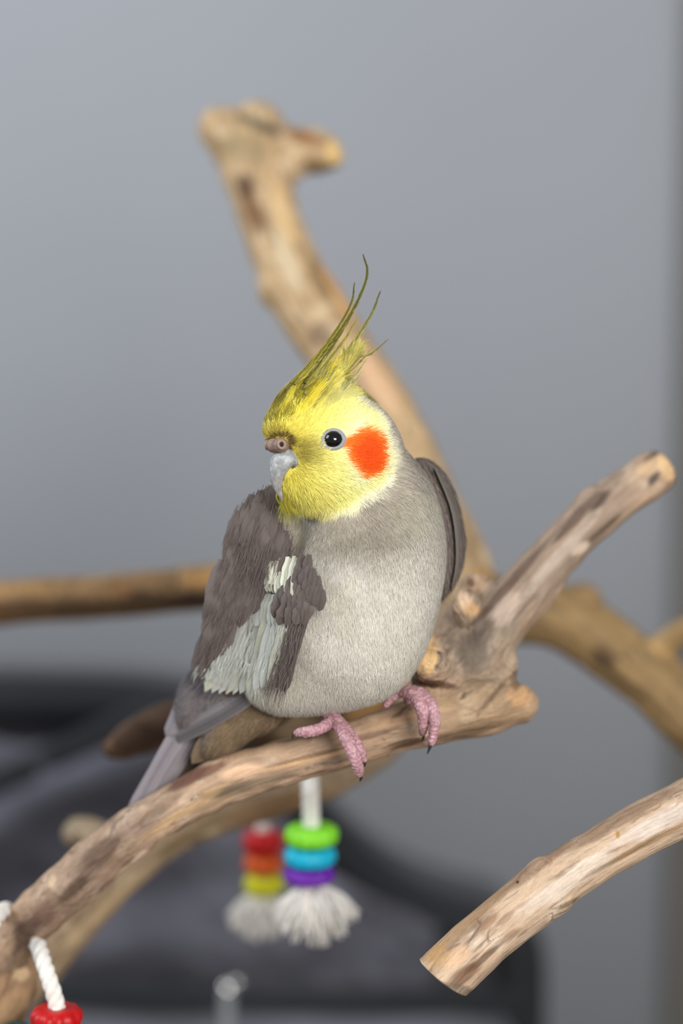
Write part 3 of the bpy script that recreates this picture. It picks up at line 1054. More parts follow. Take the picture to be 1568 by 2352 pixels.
# long dark flight feathers running to the tail
for i in range(7):
    u = i / 6
    lay_feather(632 - 34 * u, 1560 + 14 * u, 372 + 30 * u, 1712 - 34 * u, 17, lin((96, 90, 90)) * (1 - .12 * (i % 2)), 6, 6, bend=0.03, tip=0.7, edge=1.7, dd=[70 + 10 * u, 150 + 6 * u, 260 + 5 * u])
# white secondaries
for i in range(10):
    u = i / 9
    lay_feather(545 + 130 * u, 1385 - 15 * u, 470 + 145 * u, 1590 + 12 * math.sin(3 * u) - 14 * u, 23, WHITE_W if i % 3 else YELW, 8 + 1.5 * i, 8 + 1.5 * i, bend=0.02, tip=0.38, edge=0.97, shaft=0.9)
for i in range(6):
    u = i / 5
    lay_feather(500 + 60 * u, 1440 - 20 * u, 462 + 60 * u, 1560 + 26 * u, 17, WHITE_W, 22, 20, tip=0.6, edge=1.08, shaft=0.92)
# dark outer primaries edge
for i in range(5):
    u = i / 4
    lay_feather(716 - 26 * u, 1375 + 8 * u, 652 - 26 * u, 1592 - 14 * u, 13, DK * (0.85 + .1 * (i % 2)), 34 - 2 * i, 24 - 2 * i, bend=-0.03, tip=0.7, edge=1.45, shaft=0.6)
# white bar
for i in range(9):
    u = i / 8
    lay_feather(622 + 62 * u, 1290 - 10 * u + random.uniform(-6, 6), 612 + 60 * u, 1366 + random.uniform(-8, 8), 11, lin((212, 212, 190)) if i % 2 else YELW, 44, 42, tip=0.55, edge=1.05, shaft=0.92)
for i in range(6):
    u = i / 5
    lay_feather(598 + 40 * u, 1365, 585 + 44 * u, 1440, 13, YELW if i % 2 else WHITE_W, 34, 32, tip=0.6, edge=1.05, shaft=0.92)
# brown-grey coverts, lowest row first
COV = [(612, 1108), (645, 1180), (688, 1262), (640, 1296), (604, 1350), (568, 1395), (535, 1430), (508, 1480), (474, 1520), (462, 1500), (484, 1430), (510, 1290), (545, 1160)]
rows = []
y = 1460
while y > 1120:
    xs = []
    x = 440
    while x < 700:
        xs.append(x)
        x += 25
    for x in xs:
        xx = x + random.uniform(-6, 6) + (12 if int(y / 22) % 2 else 0)
        yy = y + random.uniform(-6, 6)
        if poly_dist(np.array([xx]), np.array([yy]), COV)[0] > -3 and poly_dist(np.array([xx - 12]), np.array([yy + 58.0]), COV)[0] > -16:
            rows.append((xx, yy))
    y -= 22
for (x, y) in rows:
    L_ = random.uniform(74, 112)
    a = 0.22 + 0.12 * (620 - x) / 100
    lay_feather(x, y, x - a * L_, y + L_, random.uniform(15, 20), DK * random.uniform(0.94, 1.06) if random.random() < .7 else DK2, 30 + (1500 - y) * 0.045, 27 + (1500 - y) * 0.045, tip=0.35, edge=1.07, shaft=0.92)
# wrist lump
for yy, xa, xb in ((1402, 648, 722), (1386, 638, 732), (1370, 642, 738), (1354, 656, 738), (1338, 670, 736), (1322, 682, 730), (1306, 690, 722), (1290, 692, 712)):
    x = xa
    while x <= xb:
        lay_feather(x + random.uniform(-4, 4), yy + random.uniform(-4, 4) - 14, x - 8 + random.uniform(-3, 3), yy + 34, random.uniform(11, 15), DK * random.uniform(0.88, 1.12), 46 + (1400 - yy) * .05, 42, tip=0.35, edge=1.12)
        x += 19

# loose barbs over the wing feathers
WREG = COV + []
n = 4200
X, Y = RNG.uniform(440, 745, n), RNG.uniform(1105, 1590, n)
dark = poly_dist(X, Y, COV) > -4
dark |= poly_dist(X, Y, [(690, 1262), (742, 1335), (712, 1400), (652, 1592), (612, 1575), (672, 1410), (640, 1385), (672, 1330)]) > -2
white = (poly_dist(X, Y, [(640, 1296), (690, 1275), (672, 1330), (645, 1380), (672, 1412), (610, 1575), (560, 1590), (480, 1590), (455, 1520), (474, 1520), (508, 1480), (535, 1430), (568, 1395), (604, 1350)]) > -2) & ~dark
k = dark | (white & (Y < 1535) & (RNG.random(n) < 0.6))
X, Y, dark = X[k], Y[k], dark[k]
D_ = np.array([front_d(x, y) for x, y in zip(X, Y)])
P = np.array([Qd(x, y, d - o) for x, y, d, o in zip(X, Y, D_, np.where(dark, 33 + (1500 - Y) * 0.045, 26))])
Nn = np.tile(UPW / np.linalg.norm(UPW), (len(P), 1))
Fl = np.column_stack([-0.25 - 0.12 * (620 - X) / 100, np.ones(len(P)), np.full(len(P), 0.05)]) + RNG.normal(0, 0.08, P.shape)
C = np.where(dark[:, None], DK * 1.0, WHITE_W) * RNG.normal(1, 0.09, (len(P), 1)) * (1 + 0.16 * fbm(P / 30.0, 95, 2))[:, None]
strands('wing_barbs', P, Nn, Fl, RNG.uniform(24, 50, len(P)), RNG.uniform(1.2, 2.4, len(P)), RNG.uniform(0, 2, len(P)), C, C * 1.03, bird, M_down)

# far wing, seen past the breast
fw_prims = [E(988, 1195, 120, 74, 150, 62, 20, -12), E(1022, 1290, 140, 36, 84, 44, 30, 8)]
Vf, Ff = nets(fw_prims, 8)
Vf, _n = project(fw_prims, Vf, None, 2)
wing2 = link('wing', raw_mesh('wing', to_world(Vf) - BL, Ff, M_down, np.tile(DK * 1.05, (len(Vf), 1))), bird)
for i in range(9):
    u = i / 8
    pts = [Qd(1002 + 22 * u, 1075 + 40 * u, 66 + 8 * i), Qd(1046 + 2 * u, 1180 + 30 * u, 62 + 9 * i), Qd(1054 - 6 * u, 1290 + 20 * u, 76 + 10 * i), Qd(1038 - 4 * u, 1358, 106 + 10 * i)]
    feather('feather', wing2, pts, 14, vane(jitcol(lin((110, 102, 94))), 1.4 if i < 3 else 0.6, 0.8), (0.9, 0, -0.45), tip=0.7)

P, Nn = sample(Vf, Ff, _n, 2500)
C = np.tile(lin((118, 108, 100)), (len(P), 1)) * RNG.normal(1, 0.14, (len(P), 1))
strands('wing_barbs', P, Nn, np.tile([0.1, 1.0, 0.0], (len(P), 1)) + RNG.normal(0, .08, P.shape), RNG.uniform(20, 40, len(P)), 2.6, RNG.uniform(1, 4, len(P)), C, C, bird, M_down)

# back, rump and tail
tail_prims = [E(470, 1600, 230, 60, 90, 60, 40, 25), E(560, 1580, 190, 90, 90, 70, 40), E(590, 1640, 160, 100, 44, 50, 50, -22), E(520, 1690, 180, 60, 40, 44, 40, -40)]
Vt, Ft = nets(tail_prims, 9)
Vt, Nt = project(tail_prims, Vt, None, 2)


def rump_col(P):
    X, Y = to_px(P)
    m = smooth(500, 560, X + 0.6 * (Y - 1600))[:, None]
    return (lin((112, 104, 104)) * (1 - m) + lin((128, 108, 84)) * m) * (1 + 0.2 * fbm(P / 25.0, 97, 2))[:, None]


rump = link('rump', raw_mesh('rump', to_world(Vt) - BL, Ft, M_down, rump_col(Vt)), bird)
P, Nn = sample(Vt, Ft, Nt, 12000)
C = rump_col(P) * RNG.normal(1, 0.1, (len(P), 1))
strands('rump_down', P, Nn, np.tile([-0.75, 0.8, 0.1], (len(P), 1)) + RNG.normal(0, .14, P.shape), RNG.uniform(24, 44, len(P)), 2.4, RNG.uniform(1, 5, len(P)), C, C, bird, M_down)
tailroot = None
for i in range(10):
    u = i / 9
    c = lin((138, 130, 134)) if i < 4 else lin((84, 72, 60))
    pts = [Qd(470 + 130 * u, 1600 + 20 * u, 215 + 10 * i), Qd(400 + 100 * u, 1700 + 20 * u, 225 + 8 * i), Qd(320 + 78 * u, 1842 + 10 * u, 255 + 6 * i), Qd(275 + 50 * u, 1950, 275 + 5 * i)]
    o = feather('tail_feather', bird, pts, 22, vane(jitcol(c), 1.2, 0.7), (-0.4, 0.1, -0.9), tip=0.8)
for i in range(7):
    u = i / 6
    pts = [Qd(450 + 40 * u, 1550 + 20 * u, 205), Qd(418 + 26 * u, 1620 + 10 * u, 215), Qd(380 + 30 * u, 1690, 225)]
    feather('rump_feather', bird, pts, 20, vane(jitcol(lin((124, 118, 122))), 1.15, 0.85), (-0.4, -0.1, -0.9), tip=0.6)
for i in range(8):
    u = i / 7
    pts = [Qd(560 + 70 * u, 1610 + 22 * u, 150), Qd(500 + 60 * u, 1680 + 6 * u, 165), Qd(440 + 60 * u, 1755 - 20 * u, 190)]
    feather('vent_feather', bird, pts, 24, vane(jitcol(lin((112, 94, 74))), 1.1, 0.9), (0, 0.1, -1), tip=0.6)


# crest
def crest(pts, width, root, tipc, barbs=60, blen=22, spread=0.34, shaft=3.0):
    """a shaft with free barbs, in one mesh"""
    S = spline(pts, 10)
    M = len(S)
    t = np.linspace(0, 1, M)
    V1, F1 = tube(S, shaft * (1 - t) ** 0.7 + 0.5, 6)
    root, tipc = np.asarray(root), np.asarray(tipc)
    C1 = np.repeat(root * 0.45 + (tipc * 0.7 - root * 0.45) * t[:, None], 6, 0)
    C1 = np.vstack([C1, C1[:1], C1[-1:]])
    T = np.gradient(S, axis=0)
    T /= np.linalg.norm(T, axis=1)[:, None]
    up = np.array([0.1, 0, -1.0])
    V, Q_, T_, C = [], [], [], []
    for side in (-1, 1):
        for b in range(barbs):
            tt = (b + RNG.random()) / barbs
            x = tt * (M - 1)
            i = min(int(x), M - 2)
            p = S[i] + (S[i + 1] - S[i]) * (x - i)
            tg = T[i]
            sd = np.cross(tg, up)
            sd /= np.linalg.norm(sd)
            L = blen * 1.15 * (1 - tt * 0.72) * RNG.uniform(0.7, 1.15) * (0.5 + min(tt * 4, 0.5)) * (1 if side > 0 else 0.75)
            d = tg + sd * side * spread * RNG.uniform(0.6, 1.2) * (1 - 0.6 * tt) + up * RNG.normal(0, 0.12)
            d /= np.linalg.norm(d)
            dn = np.cross(d, up)
            dn /= np.linalg.norm(dn)
            w_ = width * RNG.uniform(0.7, 1.2)
            mid = p + d * L * 0.5
            end = p + d * L + tg * L * 0.25
            k0 = len(V)
            V += [p - dn * w_ / 2, p + dn * w_ / 2, mid - dn * w_ * .4, mid + dn * w_ * .4, end]
            Q_.append([k0, k0 + 1, k0 + 3, k0 + 2])
            T_.append([k0 + 2, k0 + 3, k0 + 4])
            c = (root * (1 - tt ** 0.8) + tipc * tt ** 0.8) * RNG.uniform(0.75, 1.2)
            C += [c * .8, c * .8, c, c, c * 1.12]
    n1 = len(V1)
    V = np.vstack([V1, np.array(V)])
    polys = [np.vstack([F1[0], np.array(Q_) + n1]), np.vstack([F1[1], np.array(T_) + n1])]
    me = raw_mesh('crest_feather', to_world(V) - BL, polys, M_down, np.clip(np.vstack([C1, np.array(C)]), 0.002, 1))
    return link('crest_feather', me, bird)


def cd_(x):
    return 0.45 * (x - 765) - 62


OL, OLD, CRM = lin((150, 142, 52)), lin((84, 82, 38)), lin((214, 204, 120))
for pts, wd, bl, nb, rc, tc in [
    ([(655, 895), (725, 830), (790, 745), (830, 670), (842, 625), (835, 590)], 1.7, 26, 110, OL, OLD),
    ([(700, 880), (760, 800), (810, 715), (838, 650), (842, 615)], 1.5, 18, 80, OL, OLD),
    ([(668, 880), (730, 815), (780, 745), (806, 695), (813, 655)], 1.7, 24, 100, lin((176, 164, 56)), OLD),
    ([(700, 905), (765, 845), (815, 780), (850, 725), (870, 677)], 1.7, 34, 120, CRM, OLD),
    ([(735, 900), (780, 860), (815, 825), (852, 812), (888, 782)], 1.5, 22, 80, CRM, lin((120, 112, 60))),
    ([(730, 890), (775, 850), (812, 812), (840, 785)], 1.7, 30, 90, CRM, lin((160, 150, 80))),
    ([(740, 905), (785, 868), (820, 838), (856, 798)], 1.5, 24, 80, CRM, lin((150, 140, 80))),
    ([(720, 870), (760, 820), (790, 780), (818, 735)], 1.6, 28, 90, lin((200, 190, 90)), lin((140, 130, 60))),
    ([(745, 915), (780, 885), (815, 862), (838, 830)], 1.5, 26, 80, CRM, lin((180, 172, 110))),
    ([(750, 925), (790, 898), (812, 880), (828, 862)], 1.5, 22, 70, CRM, lin((180, 172, 120))),
]:
    crest([Qd(x, y, cd_(x) - 6 * RNG.random() - (30 if i == 0 else 0)) for i, (x, y) in enumerate(pts)], wd + 0.7, rc, tc, int(nb * 1.3), bl)
for i in range(20):
    u, v = random.random(), random.random()
    x0, y0 = 672 + 100 * u, 912 - 30 * (1 - u) + 40 * v * u
    ln_ = random.uniform(45, 90) * (1 - 0.3 * u)
    an = math.radians(random.uniform(40, 50))
    pts = [(x0, y0), (x0 + ln_ * 0.5 * math.cos(an), y0 - ln_ * 0.55 * math.sin(an)), (x0 + ln_ * math.cos(an) * 0.95, y0 - ln_ * 1.15 * math.sin(an))]
    rc = lin((186, 172, 66)) * (1 - u) + lin((214, 208, 140)) * u
    crest([Qd(x, y, cd_(x) - 34 + 14 * v) for x, y in pts], 2.2, rc * random.uniform(.8, 1.1), rc * 0.6, 50, 22)

# crown cover: overlapping long barbs swept towards the crest
n = 9000
t = RNG.random(n)
u = RNG.normal(0, 1, n)
P, Nn = sample(Vb, Fb, Nb, 34000, lambda c: np.where((to_px(c)[1] < 985 - 0.35 * (to_px(c)[0] - 620)) & (c[:, 2] < 90) & (to_px(c)[0] < 830), 1.0, 0.0))
k = eye_keep(P)
P, Nn = P[k], Nn[k]
X, Y = to_px(P)
ang = np.stack([np.full(len(P), 0.62), np.full(len(P), -0.85), np.full(len(P), 0.15)], 1)
lo_ = smooth(920, 990, Y)[:, None]
ang = ang * (1 - 0.4 * lo_) + np.array([0.1, -1, 0]) * 0.4 * lo_
ang += RNG.normal(0, 0.07, P.shape)
g = fbm(np.column_stack([(X * 0.85 + Y * 0.5) / 9.0, (X - Y) / 90.0, P[:, 2] / 30]), 90, 3)
base = np.where((g > 0.0)[:, None], lin((222, 204, 62)), lin((160, 146, 44))) * (1 + 0.35 * g)[:, None]
fade = smooth(720, 800, X + 0.5 * (Y - 880))[:, None]
base = base * (1 - fade) + lin((220, 212, 130)) * fade * (1 + 0.25 * g)[:, None]
base = base * RNG.normal(1, 0.12, (len(P), 1))
base = np.clip(base, .003, 1)
Lc = (26 + 40 * smooth(980, 860, Y)) * RNG.uniform(0.7, 1.2, len(P))
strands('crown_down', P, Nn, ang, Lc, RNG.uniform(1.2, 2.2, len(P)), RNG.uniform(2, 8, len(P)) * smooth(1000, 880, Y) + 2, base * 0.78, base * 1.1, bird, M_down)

# --- eye
for side in (1, -1):
    e0 = Qd(765, 1009, -118)
    if side < 0:
        e0 = e0 - 2 * ((e0 - Hc) @ l_) * l_
    ax = (e0 - Hc)
    # outward direction at the eye
    F0 = field_at(body_prims, e0[None, :])
    e1, en = project(body_prims, e0[None, :], None, 4)
    e1, en = e1[0], en[0]
    if side > 0:
        e1 = np.array([Qd(765, 1009, e1[2])[0], Qd(765, 1009, e1[2])[1], e1[2]])
    # eyeball
    n1, n2 = 32, 20
    th = np.linspace(0, np.pi, n2)
    V, I = [], []
    R_ = 23.0
    ec = e1 - en * 10.5
    a1 = np.cross(en, [0, 1, 0.0])
    a1 /= np.linalg.norm(a1)
    a2 = np.cross(en, a1)
    S = [ec + en * R_ * math.cos(x) for x in th]
    rr = [max(R_ * math.sin(x), 0.05) for x in th]
    Vv = []
    for c_, r_ in zip(S, rr):
        for q in range(n1):
            b = 2 * math.pi * q / n1
            Vv.append(c_ + r_ * (math.cos(b) * a1 + math.sin(b) * a2 * 0.97))
    i = np.arange(n2 - 1)[:, None] * n1
    j = np.arange(n1)[None, :]
    F = np.stack([i + j, i + (j + 1) % n1, i + n1 + (j + 1) % n1, i + n1 + j], -1).reshape(-1, 4)
    link('eye', raw_mesh('eye', to_world(np.array(Vv)) - BL, F, M_eye), bird)
    # bare ring of skin, drawn to a point towards the beak
    Vv = []
    prof = [(19.0, 2.0), (20.0, 5.6), (22.5, 7.0), (25.5, 5.8), (28.0, 3.0), (32, -3), (36, -9)]
    m1 = 64
    dirb = (f_ - (f_ @ en) * en)
    dirb /= np.linalg.norm(dirb)
    dirb = dirb * 0.85 + np.array([0, 0.5, 0])
    dirb /= np.linalg.norm(dirb)
    for (r_, h_) in prof:
        for q in range(m1):
            b = 2 * math.pi * q / m1
            dv = math.cos(b) * a1 + math.sin(b) * a2
            st = max(dv @ dirb, 0) ** 6
            rad = r_ + (r_ - 19) * 0.75 * st
            squash = 1 - 0.10 * abs(dv @ a2)
            bump_ = 0.9 * (random.random() - .5) * (r_ < 34)
            Vv.append(e1 + dv * rad * squash + en * (h_ + bump_ - 2 * st - 2.5))
    i = np.arange(len(prof) - 1)[:, None] * m1
    j = np.arange(m1)[None, :]
    F = np.stack([i + j, i + m1 + j, i + m1 + (j + 1) % m1, i + (j + 1) % m1], -1).reshape(-1, 4)
    link('eye_ring', raw_mesh('eye_ring', to_world(np.array(Vv)) - BL, F, M_ring), bird)

# --- beak: hooked upper mandible built on the head's own axis
bc_dir = f_.copy()
up_h = np.cross(l_, f_)
if up_h[1] > 0:
    up_h = -up_h
up_h /= np.linalg.norm(up_h)
Bo = Qd(650, 1049, -119)          # middle of the beak's root
# spine of the culmen in (forward, up) and half widths
spec = [(-6, 20, 38, 32), (8, 16, 36, 32), (22, 6, 33, 30), (32, -10, 29, 28), (37, -28, 24, 25), (37, -46, 19, 20), (33, -63, 13.5, 14), (26, -79, 8.5, 9), (18, -92, 4.2, 5), (13, -99, 1, 1.2)]
S = spline([(a, b, c, d) for a, b, c, d in spec], 4)
n1 = 36
Vv, Cc = [], []
for i in range(len(S)):
    a, b, hw, hd = S[i]
    ta = S[min(i + 1, len(S) - 1), :2] - S[max(i - 1, 0), :2]
    ta /= np.linalg.norm(ta) + 1e-9
    nrm = np.array([-ta[1], ta[0]])        # outward normal in (fwd, up)
    if nrm[0] < 0 and i > 4:
        nrm = -nrm
    tt = i / (len(S) - 1)
    for q in range(n1):
        ph = 2 * math.pi * q / n1
        cx, cy = math.sin(ph), math.cos(ph)
        # keeled top, flat underside
        rx = hw * abs(cx) ** 0.9 * np.sign(cx)
        ry = hd * (cy if cy > 0 else 0.55 * cy)
        o2 = np.array([a, b]) + nrm * (ry - hd)
        p = Bo + bc_dir * o2[0] + up_h * o2[1] + l_ * rx
        Vv.append(p)
Vv = np.array(Vv)
nz = fbm(Vv / 7.0, 30, 3)
nz2 = fbm(Vv * np.array([1 / 14., 1 / 5., 1 / 14.]), 34, 2)
tt = np.repeat(np.linspace(0, 1, len(S)), n1)
Cc = np.tile(lin((146, 146, 146)), (len(Vv), 1))
m = smooth(0.05, 0.4, nz)[:, None] * 0.7
Cc = Cc * (1 - m * .8) + lin((196, 198, 200)) * m * .8
m = smooth(0.1, 0.4, -nz)[:, None] * 0.45
Cc = Cc * (1 - m) + lin((116, 115, 116)) * m
m = (smooth(0.45, 0.65, tt) * (1 - smooth(0.8, 0.95, tt)))[:, None] * 0.5
Cc = Cc * (1 - m) + lin((158, 150, 142)) * m
i = np.arange(len(S) - 1)[:, None] * n1
j = np.arange(n1)[None, :]
F = np.stack([i + j, i + (j + 1) % n1, i + n1 + (j + 1) % n1, i + n1 + j], -1).reshape(-1, 4)
link('beak', raw_mesh('beak', to_world(Vv + Vv * 0 + nz[:, None] * 0.3) - BL, F, M_beak, Cc), bird)
# lower mandible tucked in the feathers
lm = [Ell(Bo + bc_dir * 12 - up_h * 44, (10, 14, 10), 8)]
Vl, Fl_ = nets(lm, 3)
link('lower_beak', raw_mesh('lower_beak', to_world(Vl) - BL, Fl_, M_beak, np.tile(lin((110, 106, 104)), (len(Vl), 1))), bird)

# cere with two nostrils
cere_prims = []
for s in (1, -1):
    cere_prims.append(Ell(Bo + bc_dir * 14 + up_h * 27 + l_ * 14 * s, (17, 16, 17), 6))
cere_prims.append(Ell(Bo + bc_dir * 6 + up_h * 24, (22, 15, 22), 8))
Vc, Fc = nets(cere_prims, 2.5)
Vc, _n = project(cere_prims, Vc, lambda p: fbm(p / 5.0, 44, 2) * 0.9, 2)
cn = fbm(Vc / 6.0, 46, 2)
Cc = lin((136, 112, 98)) * (1 + 0.3 * cn)[:, None]
cere = link('cere', raw_mesh('cere', to_world(Vc) - BL, Fc, M_cere, np.clip(Cc, 0.01, 1)), bird)
for s in (1, -1):
    c0 = Bo + bc_dir * 14 + up_h * 27 + l_ * 14 * s
    dr = l_ * s * 0.86 + f_ * 0.40 + up_h * 0.1
    dr /= np.linalg.norm(dr)
    cen = c0 + dr * 15.6
    b1 = np.cross(dr, up_h)
    b1 /= np.linalg.norm(b1)
    b2 = np.cross(dr, b1)
    # rim
    ring = []
    m1, m2 = 28, 10
    for q in range(m1):
        a = 2 * math.pi * q / m1
        cc = cen + (math.cos(a) * b1 * 7.5 + math.sin(a) * b2 * 8.5)
        rd_ = math.cos(a) * b1 + math.sin(a) * b2
        for r in range(m2):
            b = 2 * math.pi * r / m2
            ring.append(cc + rd_ * 3.6 * math.cos(b) + dr * 3.0 * math.sin(b))
    i = np.arange(m1)[:, None]
    j = np.arange(m2)[None, :]
    F = np.stack([i * m2 + j, ((i + 1) % m1) * m2 + j, ((i + 1) % m1) * m2 + (j + 1) % m2, i * m2 + (j + 1) % m2], -1).reshape(-1, 4)
    link('nostril_rim', raw_mesh('nostril_rim', to_world(np.array(ring)) - BL, F, M_cere, np.tile(lin((150, 126, 108)), (len(ring), 1))), cere)
    hp = [Ell(cen + b1 * 0.5 * s, (5.2, 5.6, 5.2), 2)]
    Vh, Fh = nets(hp, 1.5)
    link('nostril', raw_mesh('nostril', to_world(Vh) - BL, Fh, M_nostril), cere)
# dark bristles round the cere
nb = 520
a = RNG.random(nb) * 2 * np.pi
P0 = Bo + bc_dir * 4 + up_h * 34
P = P0 + l_ * (np.cos(a) * 33)[:, None] + up_h * (np.sin(a) * 14 - 2)[:, None] + RNG.normal(0, 3.0, (nb, 3))
P, Nn = project(body_prims, P, None, 3)
Fl = P - P0 + np.array([0, -0.2, 0]) + RNG.normal(0, 6, P.shape)
C = np.tile(lin((132, 110, 56)), (nb, 1)) * RNG.uniform(0.4, 1.6, (nb, 1))
strands('bristles', P, Nn, Fl, RNG.uniform(7, 16, nb), 1.3, RNG.uniform(2, 7, nb), C, C * 0.7, bird, M_down)
# chin feathers sweeping below the beak
for i in range(30):
    u = i / 29
    x, yb = 634 + 36 * u, 1140 + 16 * u + RNG.uniform(-5, 5)
    pts = [Qd(x + 8, yb - 26, -100 + 12 * u), Qd(x, yb + 2, -104 + 12 * u), Qd(x + 10 + 8 * u, yb + 24 + 12 * math.sin(3 * u), -96)]
    feather('chin_feather', bird, pts, 3.0, vane(jitcol(lin((186, 174, 66)), .2), 1.1, 0.7), (-.75, 0, -0.6), tip=0.3, nseg=8, ny=1)

# --- legs and feet


def toe_chain(pts, k=5):
    S = spline([[*Qd(x, y, d), r] for (x, y, d, r) in pts], 5)
    return [Cone(S[i, :3], S[i + 1, :3], S[i, 3], S[i + 1, 3], k) for i in range(len(S) - 1)], S


def build_foot(toes, legpts, claws):
    prims, paths = [], []
    for t_ in toes + [legpts]:
        p, S = toe_chain(t_)
        paths.append((p, S))
        prims += p
    V, F = nets(prims, 4)
    V, F = subdiv(V, F)
    acc = {}

    def disp(p):
        # scale rings along each toe
        best = np.full(len(p), 1e9)
        A = np.zeros(len(p))
        for pr, S in paths:
            s = 0
            for c in pr:
                f = c.f(p[:, 0], p[:, 1], p[:, 2])
                L = np.linalg.norm(c.b - c.a)
                b = f < best
                best = np.where(b, f, best)
                A = np.where(b, s + c.par(p[:, 0], p[:, 1], p[:, 2]) * L, A)
                s += L
        return 0.8 * np.abs(np.sin(A / 7.0 * math.pi / 1.3)) - 0.4 + 1.2 * vnoise(p / 5.0, 50)
    V, Nn = project(prims, V, disp, 2)
    nz = fbm(V / 9.0, 52, 3)
    C = lin((188, 142, 148)) * (1 + 0.26 * nz)[:, None]
    m = smooth(0.1, 0.5, nz)[:, None] * 0.5
    C = C * (1 - m) + lin((224, 190, 194)) * m
    C = C * (0.8 + 0.3 * smooth(-0.2, 0.8, disp(V)))[:, None]
    foot = link('foot', raw_mesh('foot', to_world(V) - BL, F, M_skin, np.clip(C, 0, 1)), bird)
    for c in claws:
        S = spline([[*Qd(x, y, d), r] for (x, y, d, r) in c], 5)
        Vc, Fc = tube(S[:, :3], S[:, 3], 10)
        link('claw', raw_mesh('claw', to_world(Vc) - BL, Fc, M_claw), foot)
    return foot


build_foot(
    [[(768, 1650, 40, 15), (792, 1690, -18, 14), (808, 1725, -32, 13), (820, 1755, -26, 11.5), (826, 1778, -12, 8)],
     [(775, 1655, 48, 13), (808, 1690, 6, 11), (826, 1722, -12, 10), (834, 1745, 4, 7.5)],
     [(766, 1655, 40, 13), (735, 1674, 6, 11.5), (705, 1681, -2, 11), (682, 1683, 14, 8)],
     [(765, 1655, 60, 12), (745, 1655, 110, 10), (735, 1670, 150, 9)]],
    [(742, 1600, 70, 15), (752, 1635, 56, 14), (768, 1652, 44, 16)],
    [[(826, 1774, -12, 6), (829, 1786, 0, 4), (826, 1795, 16, 1)], [(834, 1742, 4, 5), (838, 1754, 16, 3), (834, 1764, 30, 1)], [(684, 1683, 14, 6), (674, 1687, 26, 4), (670, 1698, 38, 1)]])
build_foot(
    [[(925, 1588, 46, 12), (952, 1600, 4, 13), (968, 1630, -16, 12.5), (972, 1662, -12, 10), (970, 1685, 12, 7)],
     [(930, 1585, 50, 12), (965, 1592, 14, 12), (990, 1620, -14, 12.5), (998, 1658, -26, 11.5), (994, 1690, -20, 9.5), (990, 1706, -14, 7)],
     [(922, 1590, 56, 10), (898, 1604, 60, 8), (884, 1622, 70, 6)],
     [(925, 1590, 70, 10), (935, 1600, 120, 9), (938, 1640, 150, 8)]],
    [(880, 1560, 60, 14), (905, 1580, 52, 12), (928, 1588, 50, 13)],
    [[(990, 1702, -14, 6), (987, 1716, -8, 4.2), (981, 1732, 0, 1)], [(970, 1682, 12, 5), (972, 1694, 22, 3), (968, 1704, 34, 1)]])


# ------------------------------------------------------------------ toys
def bead_mesh(center, r, h, axis, seed, crinkle=0.09):
    """scalloped wooden disc"""
    ax = np.asarray(axis, float)
    ax /= np.linalg.norm(ax)
    a1 = np.cross(ax, [0.2, 1, 0.1])
    a1 /= np.linalg.norm(a1)
    a2 = np.cross(ax, a1)
    n = 72
    prof = [(0.12, -0.50), (0.6, -0.50), (0.88, -0.44), (1.0, -0.24), (1.03, 0), (1.0, 0.24), (0.88, 0.44), (0.6, 0.5), (0.12, 0.5)]
    V = []
    for (rr, hh) in prof:
        for q in range(n):
            a = 2 * math.pi * q / n
            s = 1 + crinkle * abs(math.cos(6 * a + seed)) * (rr > 0.7) - crinkle * 0.5 * (rr > 0.7)
            V.append(center + (math.cos(a) * a1 + math.sin(a) * a2) * r * rr * s + ax * h * hh)
    i = np.arange(len(prof))[:, None]
    j = np.arange(n)[None, :]
    L = len(prof)
    i2 = (i + 1) % L
    F = np.stack([i * n + j, i * n + (j + 1) % n, i2 * n + (j + 1) % n, i2 * n + j], -1).reshape(-1, 4)
    return np.array(V), F


MB = {}


def bead_mat(name, c):
    if name not in MB:
        MB[name] = noisy(mat(name + '_dyed_wood', c, 0.45, spec=0.4), 300, 0.85, 1.1, 0.2, 0.0005)
    return MB[name]


